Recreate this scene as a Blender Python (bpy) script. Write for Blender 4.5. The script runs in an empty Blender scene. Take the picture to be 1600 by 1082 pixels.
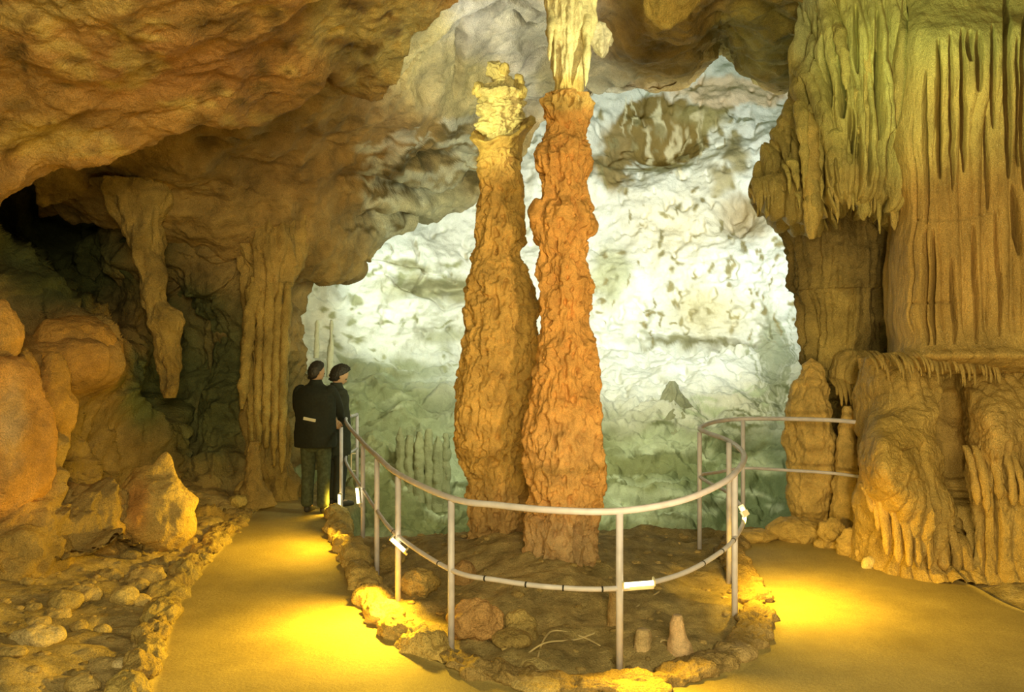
import bpy, bmesh, math, random
import numpy as np
from mathutils import Vector, Matrix

C = bpy.context.scene.collection
F, HC, CX, CY = 1250.0, 1.95, 800.0, 541.0      # focal length in pixels, eye height in metres, image centre
TAU = 2 * math.pi

# ------------------------------------------------------------------ camera, world, lights, exposure
sc = bpy.context.scene
cam = bpy.data.cameras.new('camera')
cam.sensor_width = 36.0
cam.lens = F / 1600.0 * 36.0
cam.clip_end = 200
camo = bpy.data.objects.new('camera', cam)
C.objects.link(camo)
camo.location = (0, 0, HC)
camo.rotation_euler = (math.pi / 2, 0, 0)
sc.camera = camo
sc.view_settings.view_transform = 'Standard'
sc.view_settings.look = 'None'
sc.view_settings.gamma = 1
sc.view_settings.use_curve_mapping = False
sc.view_settings.exposure = 0.45

w = bpy.data.worlds.new('world')
sc.world = w
w.use_nodes = True
w.node_tree.nodes['Background'].inputs[0].default_value = (0.50, 0.74, 0.32, 1)
w.node_tree.nodes['Background'].inputs[1].default_value = 0.16


def lamp(name, kind, loc, target, power, color, size=0.3, spot=60, blend=0.6, size_y=None):
    l = bpy.data.lights.new(name, kind)
    l.energy = power
    l.color = color
    if kind == 'AREA':
        l.size = size
        if size_y:
            l.shape = 'RECTANGLE'
            l.size_y = size_y
    else:
        l.shadow_soft_size = size
    if kind == 'SPOT':
        l.spot_size = math.radians(spot)
        l.spot_blend = blend
    o = bpy.data.objects.new(name, l)
    C.objects.link(o)
    o.location = loc
    d = Vector(target) - Vector(loc)
    o.rotation_euler = d.to_track_quat('-Z', 'Y').to_euler()
    return o


WARM = (1.0, 0.72, 0.22)
AMBER = (1.0, 0.60, 0.03)
COOL = (0.90, 1.0, 0.96)
# warm lamps on the visitors' side: an added frontal fill, then the cave floods
lamp('fill_front', 'AREA', (0.6, -1.5, 3.2), (0.3, 7, 2.2), 270, (1.0, 0.80, 0.38), 1.6)
lamp('flood_low_left', 'AREA', (-0.9, 1.2, 0.5), (-2.6, 6, 3.9), 34, (1.0, 0.72, 0.22), 0.5)
lamp('flood_columns', 'SPOT', (1.9, 1.2, 1.0), (0.30, 7.0, 2.3), 600, (1.0, 0.69, 0.32), 0.10, 38, 0.7)
lamp('flood_right', 'SPOT', (1.0, 1.5, 0.6), (4.0, 7.4, 1.3), 285, (1.0, 0.77, 0.33), 0.12, 66, 0.8)
# pale spots high up
lamp('spot_stalactite', 'SPOT', (1.6, 5.2, 3.6), (0.5, 6.7, 4.7), 130, (1.0, 0.95, 0.50), 0.06, 50, 0.6)
lamp('spot_crown', 'SPOT', (-1.1, 6.0, 3.3), (-0.12, 7.5, 4.3), 110, (1.0, 0.92, 0.35), 0.06, 50, 0.7)
lamp('spot_vault', 'SPOT', (0.0, 8.3, 3.6), (-0.4, 9.6, 5.6), 110, (0.97, 0.97, 0.86), 0.15, 95, 0.8)
lamp('spot_drapery', 'SPOT', (2.2, 5.2, 3.4), (4.0, 7.2, 4.7), 150, (0.80, 1.0, 0.42), 0.08, 60, 0.9)
# cool floods in the back chamber, behind the columns, the drapery and the left ledge
lamp('flood_back_right', 'SPOT', (3.95, 10.0, 3.4), (2.4, 16, 4.6), 950, COOL, 0.12, 100, 0.9)
lamp('flood_back_mid', 'SPOT', (0.58, 8.6, 3.0), (1.4, 14, 2.2), 400, (0.95, 1.0, 0.70), 0.12, 130, 0.9)
lamp('fill_back_low', 'SPOT', (-0.15, 8.6, 2.6), (-0.6, 12.5, -0.2), 110, (0.90, 1.0, 0.55), 0.12, 140, 0.9)  # added greenish fill that brightens the lower back slope
lamp('flood_back_left', 'SPOT', (-2.75, 13.0, 3.35), (-0.9, 15.5, 2.6), 130, (0.86, 1.0, 0.86), 0.12, 120, 0.9)


# ------------------------------------------------------------------ numpy noise
_rs = np.random.RandomState(7)
_perm = np.concatenate([_rs.permutation(256)] * 3)
_g = _rs.normal(size=(256, 3))
_g /= np.linalg.norm(_g, axis=1)[:, None]


def pn(p, seed=0):
    p = np.asarray(p, float) + np.array([seed * 17.13, seed * 7.71, seed * 3.37])
    i = np.floor(p).astype(np.int64)
    f = p - i
    i &= 255
    u = f * f * f * (f * (f * 6 - 15) + 10)
    out = 0
    for dx in (0, 1):
        wx = u[:, 0] if dx else 1 - u[:, 0]
        for dy in (0, 1):
            wy = u[:, 1] if dy else 1 - u[:, 1]
            for dz in (0, 1):
                wz = u[:, 2] if dz else 1 - u[:, 2]
                h = _perm[_perm[_perm[(i[:, 0] + dx) & 255] + ((i[:, 1] + dy) & 255)] + ((i[:, 2] + dz) & 255)]
                g = _g[h]
                out = out + wx * wy * wz * (g[:, 0] * (f[:, 0] - dx) + g[:, 1] * (f[:, 1] - dy) + g[:, 2] * (f[:, 2] - dz))
    return out * 1.6


def fbm(p, o=4, seed=0, gain=0.5):
    a, s, k = 1.0, 0.0, 1.0
    for j in range(o):
        s = s + a * pn(p * k, seed + j)
        a *= gain
        k *= 2.03
    return s


def ridge(p, o=4, seed=0, gain=0.5):
    a, s, k = 1.0, 0.0, 1.0
    for j in range(o):
        s = s + a * (1 - 2 * np.abs(pn(p * k, seed + j)))
        a *= gain
        k *= 2.03
    return s - 0.5


def billow(p, o=4, seed=0, gain=0.5):
    a, s, k = 1.0, 0.0, 1.0
    for j in range(o):
        s = s + a * (np.abs(pn(p * k, seed + j)) * 2 - 0.5)
        a *= gain
        k *= 2.03
    return s


def pitted(p, o=2, seed=0):
    """scattered sharp little hollows"""
    n = pn(p, seed) + 0.4 * pn(p * 2.1, seed + 1)
    return -smooth01((n - 0.22) / 0.35)


def ribs(p, o=2, seed=0):
    """hanging flutes: rounded ribs with sharp vertical grooves, p.x counts the ribs"""
    u = p[:, 0] + 0.55 * pn(np.stack([p[:, 0] * 0.35, p[:, 1] * 0.2, p[:, 2] * 0.5], 1), seed) + 0.12 * pn(np.stack([p[:, 0] * 1.1, p[:, 1] * 0, p[:, 2] * 2.2], 1), seed + 2)
    g = np.abs(np.sin(np.pi * u)) ** 0.55
    cell = np.floor(u)
    m = 0.55 + 0.75 * pn(np.stack([cell * 0.73, 0 * cell, p[:, 2] * 0.8], 1), seed + 4)
    return g * np.clip(m, 0.12, 1.2) + 0.25 * pn(np.stack([cell * 1.37, 0 * cell, p[:, 2] * 0.3], 1), seed + 6)


def displace_value(P, spec):
    """spec: list of (type, frequency (scalar or xyz), amplitude, octaves, seed)"""
    s = np.zeros(len(P))
    for t, fr, amp, o, seed in spec:
        q = P * (np.array(fr) if hasattr(fr, '__len__') else fr)
        s += amp * {'fbm': fbm, 'ridge': ridge, 'billow': billow, 'pit': pitted, 'rib': ribs}[t](q, o, seed)
    return s


# ------------------------------------------------------------------ geometry helpers
def W(px, py, d):
    """the point at distance d along the view direction of photo pixel (px, py)"""
    return ((px - CX) / F * d, d, HC - (py - CY) / F * d)


def G(px, py, z=0.0):
    """the ground point (height z) seen at photo pixel (px, py)"""
    d = (HC - z) * F / (py - CY)
    return ((px - CX) / F * d, d, z)


def project(P):
    return CX + P[:, 0] / P[:, 1] * F, CY - (P[:, 2] - HC) / P[:, 1] * F


def cr(P, n, axis=0, closed=False):
    """resample an array of control points along axis with a Catmull-Rom spline"""
    P = np.moveaxis(np.asarray(P, float), axis, 0)
    m = len(P)
    if closed:
        t = np.linspace(0, m, n, endpoint=False)
        idx = lambda k: P[k % m]
    else:
        t = np.linspace(0, m - 1, n)
        Q = np.concatenate([[2 * P[0] - P[1]], P, [2 * P[-1] - P[-2]]])
        idx = lambda k: Q[np.clip(k + 1, 0, m + 1)]
    i = np.floor(t).astype(int)
    if not closed:
        i = np.minimum(i, m - 2)
    f = (t - i).reshape((-1,) + (1,) * (P.ndim - 1))
    p0, p1, p2, p3 = idx(i - 1), idx(i), idx(i + 1), idx(i + 2)
    r = 0.5 * ((2 * p1) + (-p0 + p2) * f + (2 * p0 - 5 * p1 + 4 * p2 - p3) * f * f + (-p0 + 3 * p1 - 3 * p2 + p3) * f ** 3)
    return np.moveaxis(r, 0, axis)


def grid_normals(V, wrap=False):
    if wrap:
        du = np.roll(V, -1, 1) - np.roll(V, 1, 1)
    else:
        du = np.gradient(V, axis=1)
    dv = np.gradient(V, axis=0)
    n = np.cross(du, dv)
    n /= (np.linalg.norm(n, axis=2, keepdims=True) + 1e-9)
    return n


def raw_mesh(name, V, faces, tint=None, smooth=True):
    me = bpy.data.meshes.new(name)
    V = np.asarray(V, np.float32)
    if isinstance(faces, np.ndarray):
        faces = [faces]
    loops, starts, tot = [], [], 0
    for fa in faces:
        k = fa.shape[1]
        loops.append(fa.ravel())
        starts.append(tot + np.arange(len(fa)) * k)
        tot += fa.size
    loops = np.concatenate(loops).astype(np.int32)
    starts = np.concatenate(starts).astype(np.int32)
    me.vertices.add(len(V))
    me.vertices.foreach_set('co', V.ravel())
    me.loops.add(len(loops))
    me.loops.foreach_set('vertex_index', loops)
    me.polygons.add(len(starts))
    me.polygons.foreach_set('loop_start', starts)
    me.update(calc_edges=True)
    me.polygons.foreach_set('use_smooth', np.full(len(starts), smooth))
    if tint is not None:
        a = me.color_attributes.new('tint', 'FLOAT_COLOR', 'POINT')
        col = np.ones((len(V), 4), np.float32)
        col[:, :3] = tint
        a.data.foreach_set('color', col.ravel())
    me.validate()
    return me


def link(name, me, mat, parent=None):
    o = bpy.data.objects.new(name, me)
    C.objects.link(o)
    if mat is not None:
        me.materials.clear()
        me.materials.append(mat)
    if parent is not None:
        o.parent = parent
        o.matrix_parent_inverse = Matrix.Translation(parent.location).inverted()
    return o


def tag(o, label=None, cat=None, group=None, kind=None):
    if label: o['label'] = label
    if cat: o['category'] = cat
    if group: o['group'] = group
    if kind: o['kind'] = kind
    return o


def thing(name, loc, label, cat, group=None):
    o = bpy.data.objects.new(name, None)
    o.empty_display_size = 0.1
    C.objects.link(o)
    o.location = loc
    return tag(o, label, cat, group)


def grid_faces(nv, nu, wrap=False):
    a = np.arange(nv * nu).reshape(nv, nu)
    if wrap:
        b = np.roll(a, -1, 1)
        q = np.stack([a[:-1], b[:-1], b[1:], a[1:]], -1)
    else:
        q = np.stack([a[:-1, :-1], a[:-1, 1:], a[1:, 1:], a[1:, :-1]], -1)
    return q.reshape(-1, 4)


def smooth01(x):
    x = np.clip(x, 0, 1)
    return x * x * (3 - 2 * x)


def tint_at(P, base, patches, warp=18.0, wf=1.6):
    """rock colour: a base colour with patches of mineral or painted shade (px, py, rx, ry, rgb, softness)"""
    t = np.tile(np.array(base, float), (len(P), 1))
    if not patches:
        return t
    px, py = project(P)
    wx = fbm(P * wf, 4, 31) * warp
    wy = fbm(P * wf, 4, 41) * warp
    for x, y, rx, ry, col, soft in patches:
        d = np.sqrt(((px + wx - x) / rx) ** 2 + ((py + wy - y) / ry) ** 2)
        k = smooth01((1 + soft - d) / max(soft * 2, 1e-3))[:, None]
        t = t * (1 - k) + np.array(col) * k
    return t


def cracks(P, lines, wob=6.0):
    """narrow fissures: (polyline in photo pixels, half width in pixels, depth in metres), thinning towards both ends"""
    px, py = project(P)
    q = np.stack([px + fbm(P * 2.0, 3, 91) * wob, py + fbm(P * 2.0, 3, 95) * wob], 1)
    s = np.zeros(len(P))
    for pts, wd, dep in lines:
        d = np.full(len(P), 1e9)
        tt = np.zeros(len(P))
        L_ = [math.dist(a, b) for a, b in zip(pts[:-1], pts[1:])]
        tot, acc = sum(L_), 0.0
        for a, b, l in zip(pts[:-1], pts[1:], L_):
            a, b = np.array(a, float), np.array(b, float)
            ab = b - a
            t = np.clip(((q - a) @ ab) / (ab @ ab), 0, 1)
            dd_ = np.linalg.norm(q - a - t[:, None] * ab, axis=1)
            near = dd_ < d
            d = np.where(near, dd_, d)
            tt = np.where(near, (acc + t * l) / tot, tt)
            acc += l
        k = np.sqrt(np.clip(4 * tt * (1 - tt), 0, 1))
        s -= dep * k * np.exp(-(d / (wd * (0.35 + 0.65 * k))) ** 2)
    return s


def relief(name, rows, nu, nv, spec, mat, base, patches=(), parent=None, back=(0, 1, 0), thick=0.8, warp=18.0, edge_fade=0.0, pits=(), fn=None):
    """a solid rock mass: a control grid of (px, py, distance) smoothed, roughened, and given a back"""
    ctrl = np.array([[W(*q) for q in r] for r in rows])
    V = cr(cr(ctrl, nv, 0), nu, 1)
    n = grid_normals(V)
    eye = np.array([0, 0, HC]) - V
    n *= np.sign((n * eye).sum(2, keepdims=True).mean())
    P = V.reshape(-1, 3)
    N = n.reshape(-1, 3)
    s = displace_value(P, spec)
    if pits:
        px, py = project(P)
        wx, wy = fbm(P * 1.3, 3, 51) * 14, fbm(P * 1.3, 3, 61) * 14
        for x, y, rx, ry, amt in pits:      # hollows (negative) and bulges (positive)
            d2 = ((px + wx - x) / rx) ** 2 + ((py + wy - y) / ry) ** 2
            s = s + amt * np.exp(-d2 * 1.2)
    if fn is not None:
        s = s + fn(P)
    P = P + N * s[:, None]
    t = tint_at(P, base, patches, warp)
    a = np.arange(nv * nu).reshape(nv, nu)
    rim = np.concatenate([a[0, :-1], a[:-1, -1], a[-1, :0:-1], a[:0:-1, 0]])
    k = len(P)
    V2 = np.concatenate([P, P + np.array(back) * thick])
    j = np.roll(rim, -1)
    gf = grid_faces(nv, nu)
    quads = np.concatenate([gf, gf[:, ::-1] + k, np.stack([rim[::1], rim + k, j + k, j], 1)])
    return link(name, raw_mesh(name, V2, quads, np.concatenate([t, t])), mat, parent)


def lathe(name, prof, seg, nring, spec, mat, base, patches=(), parent=None, squash=1.0, twist=0.0, warp=8.0, fn=None, flat_top=0.0):
    """a rounded column; prof: rows of (z, x centre, y centre, radius)"""
    A = cr(np.array(prof, float), nring, 0)
    th = np.linspace(0, TAU, seg, endpoint=False)
    z, cx, cy, r = A.T
    r = np.maximum(r, 0.002)
    V = np.stack([cx[:, None] + r[:, None] * np.cos(th), cy[:, None] + r[:, None] * squash * np.sin(th), np.repeat(z[:, None], seg, 1)], -1)
    n = np.stack([np.repeat(np.cos(th)[None], nring, 0), np.repeat(np.sin(th)[None], nring, 0), np.zeros((nring, seg))], -1)
    P = V.reshape(-1, 3)
    s = displace_value(P, spec)
    if fn is not None:
        s = s + fn(P)
    s = s.reshape(nring, seg)
    lim = (r * 0.75)[:, None]
    s = np.clip(s, -lim, lim * 1.6)
    P = (V + n * s[..., None]).reshape(-1, 3)
    t = tint_at(P, base, patches, warp)
    k = len(P)
    c0, c1 = P[:seg].mean(0), P[-seg:].mean(0)
    V2 = np.concatenate([P, [c0, c1]])
    i = np.arange(seg)
    j = (i + 1) % seg
    e = (nring - 1) * seg
    if A[0, 0] > A[-1, 0]:
        q = grid_faces(nring, seg, True)[:, ::-1]
        tr = np.concatenate([np.stack([i, j, np.full(seg, k)], 1), np.stack([e + j, e + i, np.full(seg, k + 1)], 1)])
    else:
        q = grid_faces(nring, seg, True)
        tr = np.concatenate([np.stack([j, i, np.full(seg, k)], 1), np.stack([e + i, e + j, np.full(seg, k + 1)], 1)])
    t2 = np.concatenate([t, [t[0], t[-1]]])
    return link(name, raw_mesh(name, V2, [q, tr], t2), mat, parent)


def sil(rows, d):
    """silhouette rows (py, left px, right px) of a round body at distance d -> lathe profile"""
    out = []
    for py, xl, xr in rows:
        a, b = W(xl, py, d), W(xr, py, d)
        out.append((a[2], (a[0] + b[0]) / 2, d, (b[0] - a[0]) / 2))
    return out


def stalactite(name, x0, y0, x1, y1, wpx, d, mat, base, parent, seed=0, blunt=0.12, seg=20, rings=40, label=None, bury=0.16):
    """a hanging (or, with y1 < y0, standing) cone between two photo points at distance d"""
    a, b = np.array(W(x0, y0, d)), np.array(W(x1, y1, d))
    r = wpx / F * d / 2
    prof = []
    for k in range(9):
        t = k / 8
        rr = r * ((1 - t) ** 0.8 * (1 - blunt) + blunt) * (0.35 if k == 8 else 1) * (0.6 if k == 0 and bury else 1)
        p = a * (1 - t) + b * t
        prof.append((p[2], p[0], p[1] + bury * (1 - t) ** 2.5, rr))
    spec = [('ridge', (14, 14, 1.2), r * 0.22, 2, seed), ('fbm', 7, r * 0.35, 3, seed + 5)]
    o = lathe(name, prof, seg, rings, spec, mat, base, parent=parent)
    if label: o['label'] = label
    return o


def blob(name, cen, rad, spec, mat, base, patches=(), parent=None, sub=5, rot=0.0, fn=None, flat=None, warp=8.0):
    bm = bmesh.new()
    bmesh.ops.create_icosphere(bm, subdivisions=sub, radius=1)
    bm.verts.ensure_lookup_table()
    S = np.array([v.co[:] for v in bm.verts])
    faces = np.array([[v.index for v in f.verts] for f in bm.faces])
    bm.free()
    c, s = math.cos(rot), math.sin(rot)
    Q = S * np.array(rad)
    Q = np.stack([Q[:, 0] * c - Q[:, 2] * s, Q[:, 1], Q[:, 0] * s + Q[:, 2] * c], 1)   # tilt in the frontal plane
    P = Q + np.array(cen)
    if fn is not None:
        P = fn(P, S)
    P = P + S * displace_value(P, spec)[:, None]
    if flat is not None:
        P[:, 2] = np.maximum(P[:, 2], flat)
    t = tint_at(P, base, patches, warp)
    return link(name, raw_mesh(name, P, faces, t), mat, parent)


def tube_mesh(name, pts, r, seg=12, closed=False, smooth_n=None, caps=True):
    P = np.array(pts, float)
    if smooth_n:
        P = cr(P, smooth_n, 0)
    n = len(P)
    T = np.gradient(P, axis=0)
    T /= np.linalg.norm(T, axis=1)[:, None]
    up = np.array([0, 0, 1.0]) if abs(T[0, 2]) < 0.9 else np.array([0, 1.0, 0])
    V = []
    th = np.linspace(0, TAU, seg, endpoint=False)
    rr = np.full(n, r) if np.isscalar(r) else np.interp(np.linspace(0, 1, n), np.linspace(0, 1, len(r)), r)
    for i in range(n):
        u = np.cross(T[i], up); u /= np.linalg.norm(u)
        v = np.cross(u, T[i])
        V.append(P[i] + rr[i] * (np.cos(th)[:, None] * u + np.sin(th)[:, None] * v))
        up = v
    V = np.concatenate(V + [P[:1], P[-1:]])
    k = n * seg
    i = np.arange(seg); j = (i + 1) % seg; e = (n - 1) * seg
    tr = np.concatenate([np.stack([j, i, np.full(seg, k)], 1), np.stack([e + i, e + j, np.full(seg, k + 1)], 1)])
    return raw_mesh(name, V, [grid_faces(n, seg, True), tr])


def box_mesh(name, cen, size, R=None, bev=0.0):
    bm = bmesh.new()
    bmesh.ops.create_cube(bm, size=1)
    bmesh.ops.scale(bm, vec=size, verts=bm.verts)
    if bev:
        bmesh.ops.bevel(bm, geom=bm.edges[:], offset=bev, segments=2, affect='EDGES')
    if R is not None:
        bmesh.ops.transform(bm, matrix=R, verts=bm.verts)
    bmesh.ops.translate(bm, vec=cen, verts=bm.verts)
    me = bpy.data.meshes.new(name)
    bm.to_mesh(me)
    bm.free()
    return me


# ------------------------------------------------------------------ materials
def nodes(name):
    m = bpy.data.materials.new(name)
    m.use_nodes = True
    nt = m.node_tree
    return m, nt, nt.nodes['Principled BSDF']


def rock(name, scale=3.0, lo=0.55, hi=1.35, bump=0.5, bscale=14.0, rough=0.75, stretch=1.0, speck=0.0, spec=0.3, fine=0.25, crack=0.45, grain=0.3):
    m, nt, b = nodes(name)
    N, L = nt.nodes, nt.links
    at = N.new('ShaderNodeAttribute'); at.attribute_name = 'tint'
    tc = N.new('ShaderNodeTexCoord')
    mp = N.new('ShaderNodeMapping'); mp.inputs['Scale'].default_value = (1, 1, stretch)
    L.new(tc.outputs['Object'], mp.inputs['Vector'])
    n1 = N.new('ShaderNodeTexNoise'); n1.inputs['Scale'].default_value = scale; n1.inputs['Detail'].default_value = 9; n1.inputs['Roughness'].default_value = 0.62
    L.new(mp.outputs[0], n1.inputs['Vector'])
    mr = N.new('ShaderNodeMapRange'); mr.inputs['From Min'].default_value = 0.32; mr.inputs['From Max'].default_value = 0.68
    mr.inputs['To Min'].default_value = lo; mr.inputs['To Max'].default_value = hi
    L.new(n1.outputs['Fac'], mr.inputs['Value'])
    mx = N.new('ShaderNodeMix'); mx.data_type = 'RGBA'; mx.blend_type = 'MULTIPLY'; mx.inputs['Factor'].default_value = 1
    L.new(at.outputs['Color'], mx.inputs['A']); L.new(mr.outputs[0], mx.inputs['B'])
    col = mx.outputs['Result']
    rg = N.new('ShaderNodeTexNoise'); rg.noise_type = 'RIDGED_MULTIFRACTAL'; rg.inputs['Scale'].default_value = scale * 0.9; rg.inputs['Detail'].default_value = 6
    L.new(mp.outputs[0], rg.inputs['Vector'])
    gr = N.new('ShaderNodeTexNoise'); gr.inputs['Scale'].default_value = 130; gr.inputs['Detail'].default_value = 2
    L.new(tc.outputs['Object'], gr.inputs['Vector'])
    for src, f0, f1, t0, t1 in ((rg.outputs['Fac'], 0.9, 2.2, 1.08, 1.08 - crack), (gr.outputs['Fac'], 0.3, 0.7, 1 - grain, 1 + grain)):
        r2 = N.new('ShaderNodeMapRange'); L.new(src, r2.inputs['Value'])
        for nm_, v_ in (('From Min', f0), ('From Max', f1), ('To Min', t0), ('To Max', t1)): r2.inputs[nm_].default_value = v_
        m3 = N.new('ShaderNodeMix'); m3.data_type = 'RGBA'; m3.blend_type = 'MULTIPLY'; m3.inputs['Factor'].default_value = 1
        L.new(col, m3.inputs['A']); L.new(r2.outputs[0], m3.inputs['B']); col = m3.outputs['Result']
    if speck:  # sparkle painted as pale specks in the base colour
        vo = N.new('ShaderNodeTexVoronoi'); vo.inputs['Scale'].default_value = 70
        L.new(tc.outputs['Object'], vo.inputs['Vector'])
        cmp_ = N.new('ShaderNodeMath'); cmp_.operation = 'LESS_THAN'; cmp_.inputs[1].default_value = 0.16
        L.new(vo.outputs['Distance'], cmp_.inputs[0])
        rn = N.new('ShaderNodeMath'); rn.operation = 'GREATER_THAN'; rn.inputs[1].default_value = 1 - speck
        sp = N.new('ShaderNodeSeparateColor'); L.new(vo.outputs['Color'], sp.inputs[0]); L.new(sp.outputs[0], rn.inputs[0])
        mu = N.new('ShaderNodeMath'); mu.operation = 'MULTIPLY'; L.new(cmp_.outputs[0], mu.inputs[0]); L.new(rn.outputs[0], mu.inputs[1])
        m2 = N.new('ShaderNodeMix'); m2.data_type = 'RGBA'; m2.inputs['B'].default_value = (0.9, 0.85, 0.6, 1)
        L.new(mu.outputs[0], m2.inputs['Factor']); L.new(col, m2.inputs['A'])
        col = m2.outputs['Result']
    L.new(col, b.inputs['Base Color'])
    n2 = N.new('ShaderNodeTexNoise'); n2.inputs['Scale'].default_value = bscale; n2.inputs['Detail'].default_value = 8; n2.inputs['Roughness'].default_value = 0.65
    L.new(mp.outputs[0], n2.inputs['Vector'])
    n3 = N.new('ShaderNodeTexNoise'); n3.inputs['Scale'].default_value = bscale * 6; n3.inputs['Detail'].default_value = 3
    L.new(tc.outputs['Object'], n3.inputs['Vector'])
    ad = N.new('ShaderNodeMath'); ad.operation = 'MULTIPLY_ADD'; ad.inputs[1].default_value = fine
    r4 = N.new('ShaderNodeMath'); r4.operation = 'MULTIPLY_ADD'; r4.inputs[1].default_value = -0.25
    L.new(rg.outputs['Fac'], r4.inputs[0]); L.new(n2.outputs['Fac'], r4.inputs[2])
    L.new(n3.outputs['Fac'], ad.inputs[0]); L.new(r4.outputs[0], ad.inputs[2])
    bp = N.new('ShaderNodeBump'); bp.inputs['Strength'].default_value = bump; bp.inputs['Distance'].default_value = 0.06
    L.new(ad.outputs[0], bp.inputs['Height']); L.new(bp.outputs[0], b.inputs['Normal'])
    b.inputs['Roughness'].default_value = rough
    b.inputs['Specular IOR Level'].default_value = spec
    return m


def plain(name, col, rough=0.5, metal=0.0, var=0.0, vscale=20, emit=None, estr=0.0):
    m, nt, b = nodes(name)
    b.inputs['Roughness'].default_value = rough
    b.inputs['Metallic'].default_value = metal
    if emit:
        b.inputs['Emission Color'].default_value = (*emit, 1)
        b.inputs['Emission Strength'].default_value = estr
    n = nt.nodes.new('ShaderNodeTexNoise'); n.inputs['Scale'].default_value = vscale; n.inputs['Detail'].default_value = 5
    tc = nt.nodes.new('ShaderNodeTexCoord'); nt.links.new(tc.outputs['Object'], n.inputs['Vector'])
    r = nt.nodes.new('ShaderNodeMapRange'); r.inputs['From Min'].default_value = 0.3; r.inputs['From Max'].default_value = 0.7
    r.inputs['To Min'].default_value = 1 - var; r.inputs['To Max'].default_value = 1 + var
    nt.links.new(n.outputs['Fac'], r.inputs['Value'])
    mx = nt.nodes.new('ShaderNodeMix'); mx.data_type = 'RGBA'; mx.blend_type = 'MULTIPLY'; mx.inputs['Factor'].default_value = 1
    mx.inputs['A'].default_value = (*col, 1)
    nt.links.new(r.outputs[0], mx.inputs['B']); nt.links.new(mx.outputs['Result'], b.inputs['Base Color'])
    return m


M_ROCK = rock('limestone', 2.2, 0.55, 1.4, 1.0, 9, crack=0.5)
M_CALC = rock('white_calcite', 3.0, 0.82, 1.10, 0.6, 10, rough=0.6, crack=0.22, grain=0.12)
M_COL = rock('orange_dripstone', 6.0, 0.7, 1.25, 0.6, 26, rough=0.55, crack=0.5, grain=0.2)
M_FLOW = rock('flowstone', 5.0, 0.7, 1.25, 0.7, 20, rough=0.5, crack=0.3, stretch=0.35, speck=0.16)
M_SOIL = rock('cave_soil', 5.0, 0.55, 1.4, 0.7, 22, rough=0.9)
M_CONC = rock('concrete', 1.6, 0.75, 1.18, 0.25, 40, rough=0.7, crack=0.06, grain=0.22)
M_RAIL = plain('painted_rail', (0.62, 0.59, 0.70), 0.45, 0.0, 0.12, 12)
M_BLACK = plain('black_plastic', (0.02, 0.02, 0.02), 0.5)
M_CABLE = plain('pale_cable', (0.62, 0.50, 0.28), 0.6, 0, 0.1)
M_TUBE = plain('lit_tube', (1, 0.9, 0.6), 0.4, 0, 0, 20, (1.0, 0.88, 0.45), 5.0)
M_HOUS = plain('lamp_housing', (0.75, 0.70, 0.55), 0.4, 0.2, 0.05)

BROWN = (0.40, 0.25, 0.095)
OCHRE = (0.52, 0.34, 0.12)
WHITE = (0.80, 0.80, 0.72)
DARK = (0.20, 0.14, 0.06)
GREY = (0.40, 0.38, 0.28)

# ================================================================== THE SETTING
# ---- ground
RIM = [(-2.15, 9.9), (-2.02, 9.0), (-1.72, 7.9), (-1.41, 6.98), (-1.19, 6.27), (-0.88, 5.49), (-0.61, 5.09), (-0.31, 4.79), (0.11, 4.56), (0.55, 4.52),
       (0.93, 4.62), (1.40, 4.95), (1.72, 5.49), (1.93, 6.2), (2.02, 6.9), (2.10, 7.5), (2.45, 8.1), (2.9, 8.35)]
OUT = [(-3.35, 10.9), (-3.1, 10.3), (-2.98, 9.0), (-2.82, 7.8), (-2.70, 6.8), (-2.5, 5.9), (-2.22, 5.0), (-2.05, 4.4), (-1.95, 3.5), (-1.6, 2.2), (0.4, 1.6),
       (3.2, 2.2), (4.6, 3.6), (4.15, 5.0), (3.75, 5.9), (3.72, 6.6), (3.35, 7.4), (3.0, 8.35)]


def poly_sdf(xy, poly):
    """distance to a closed polygon, negative inside"""
    P = np.array(poly)
    d = np.full(len(xy), 1e9)
    ins = np.zeros(len(xy), bool)
    for a, b in zip(P, np.roll(P, -1, 0)):
        ab = b - a
        t = np.clip(((xy - a) @ ab) / (ab @ ab), 0, 1)
        d = np.minimum(d, np.linalg.norm(xy - a - t[:, None] * ab, axis=1))
        c = (a[1] > xy[:, 1]) != (b[1] > xy[:, 1])
        xi = a[0] + (xy[:, 1] - a[1]) / (b[1] - a[1] + 1e-12) * ab[0]
        ins ^= c & (xy[:, 0] < xi)
    return np.where(ins, -d, d)


BED = [tuple(p) for p in cr(np.array(RIM), 120)]
OUTC = cr(np.array(OUT), 240)
INC = cr(np.array(RIM), 240)
PATH_POLY = [tuple(p) for p in OUTC[::4]] + [tuple(p) for p in INC[::-4]]


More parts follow.
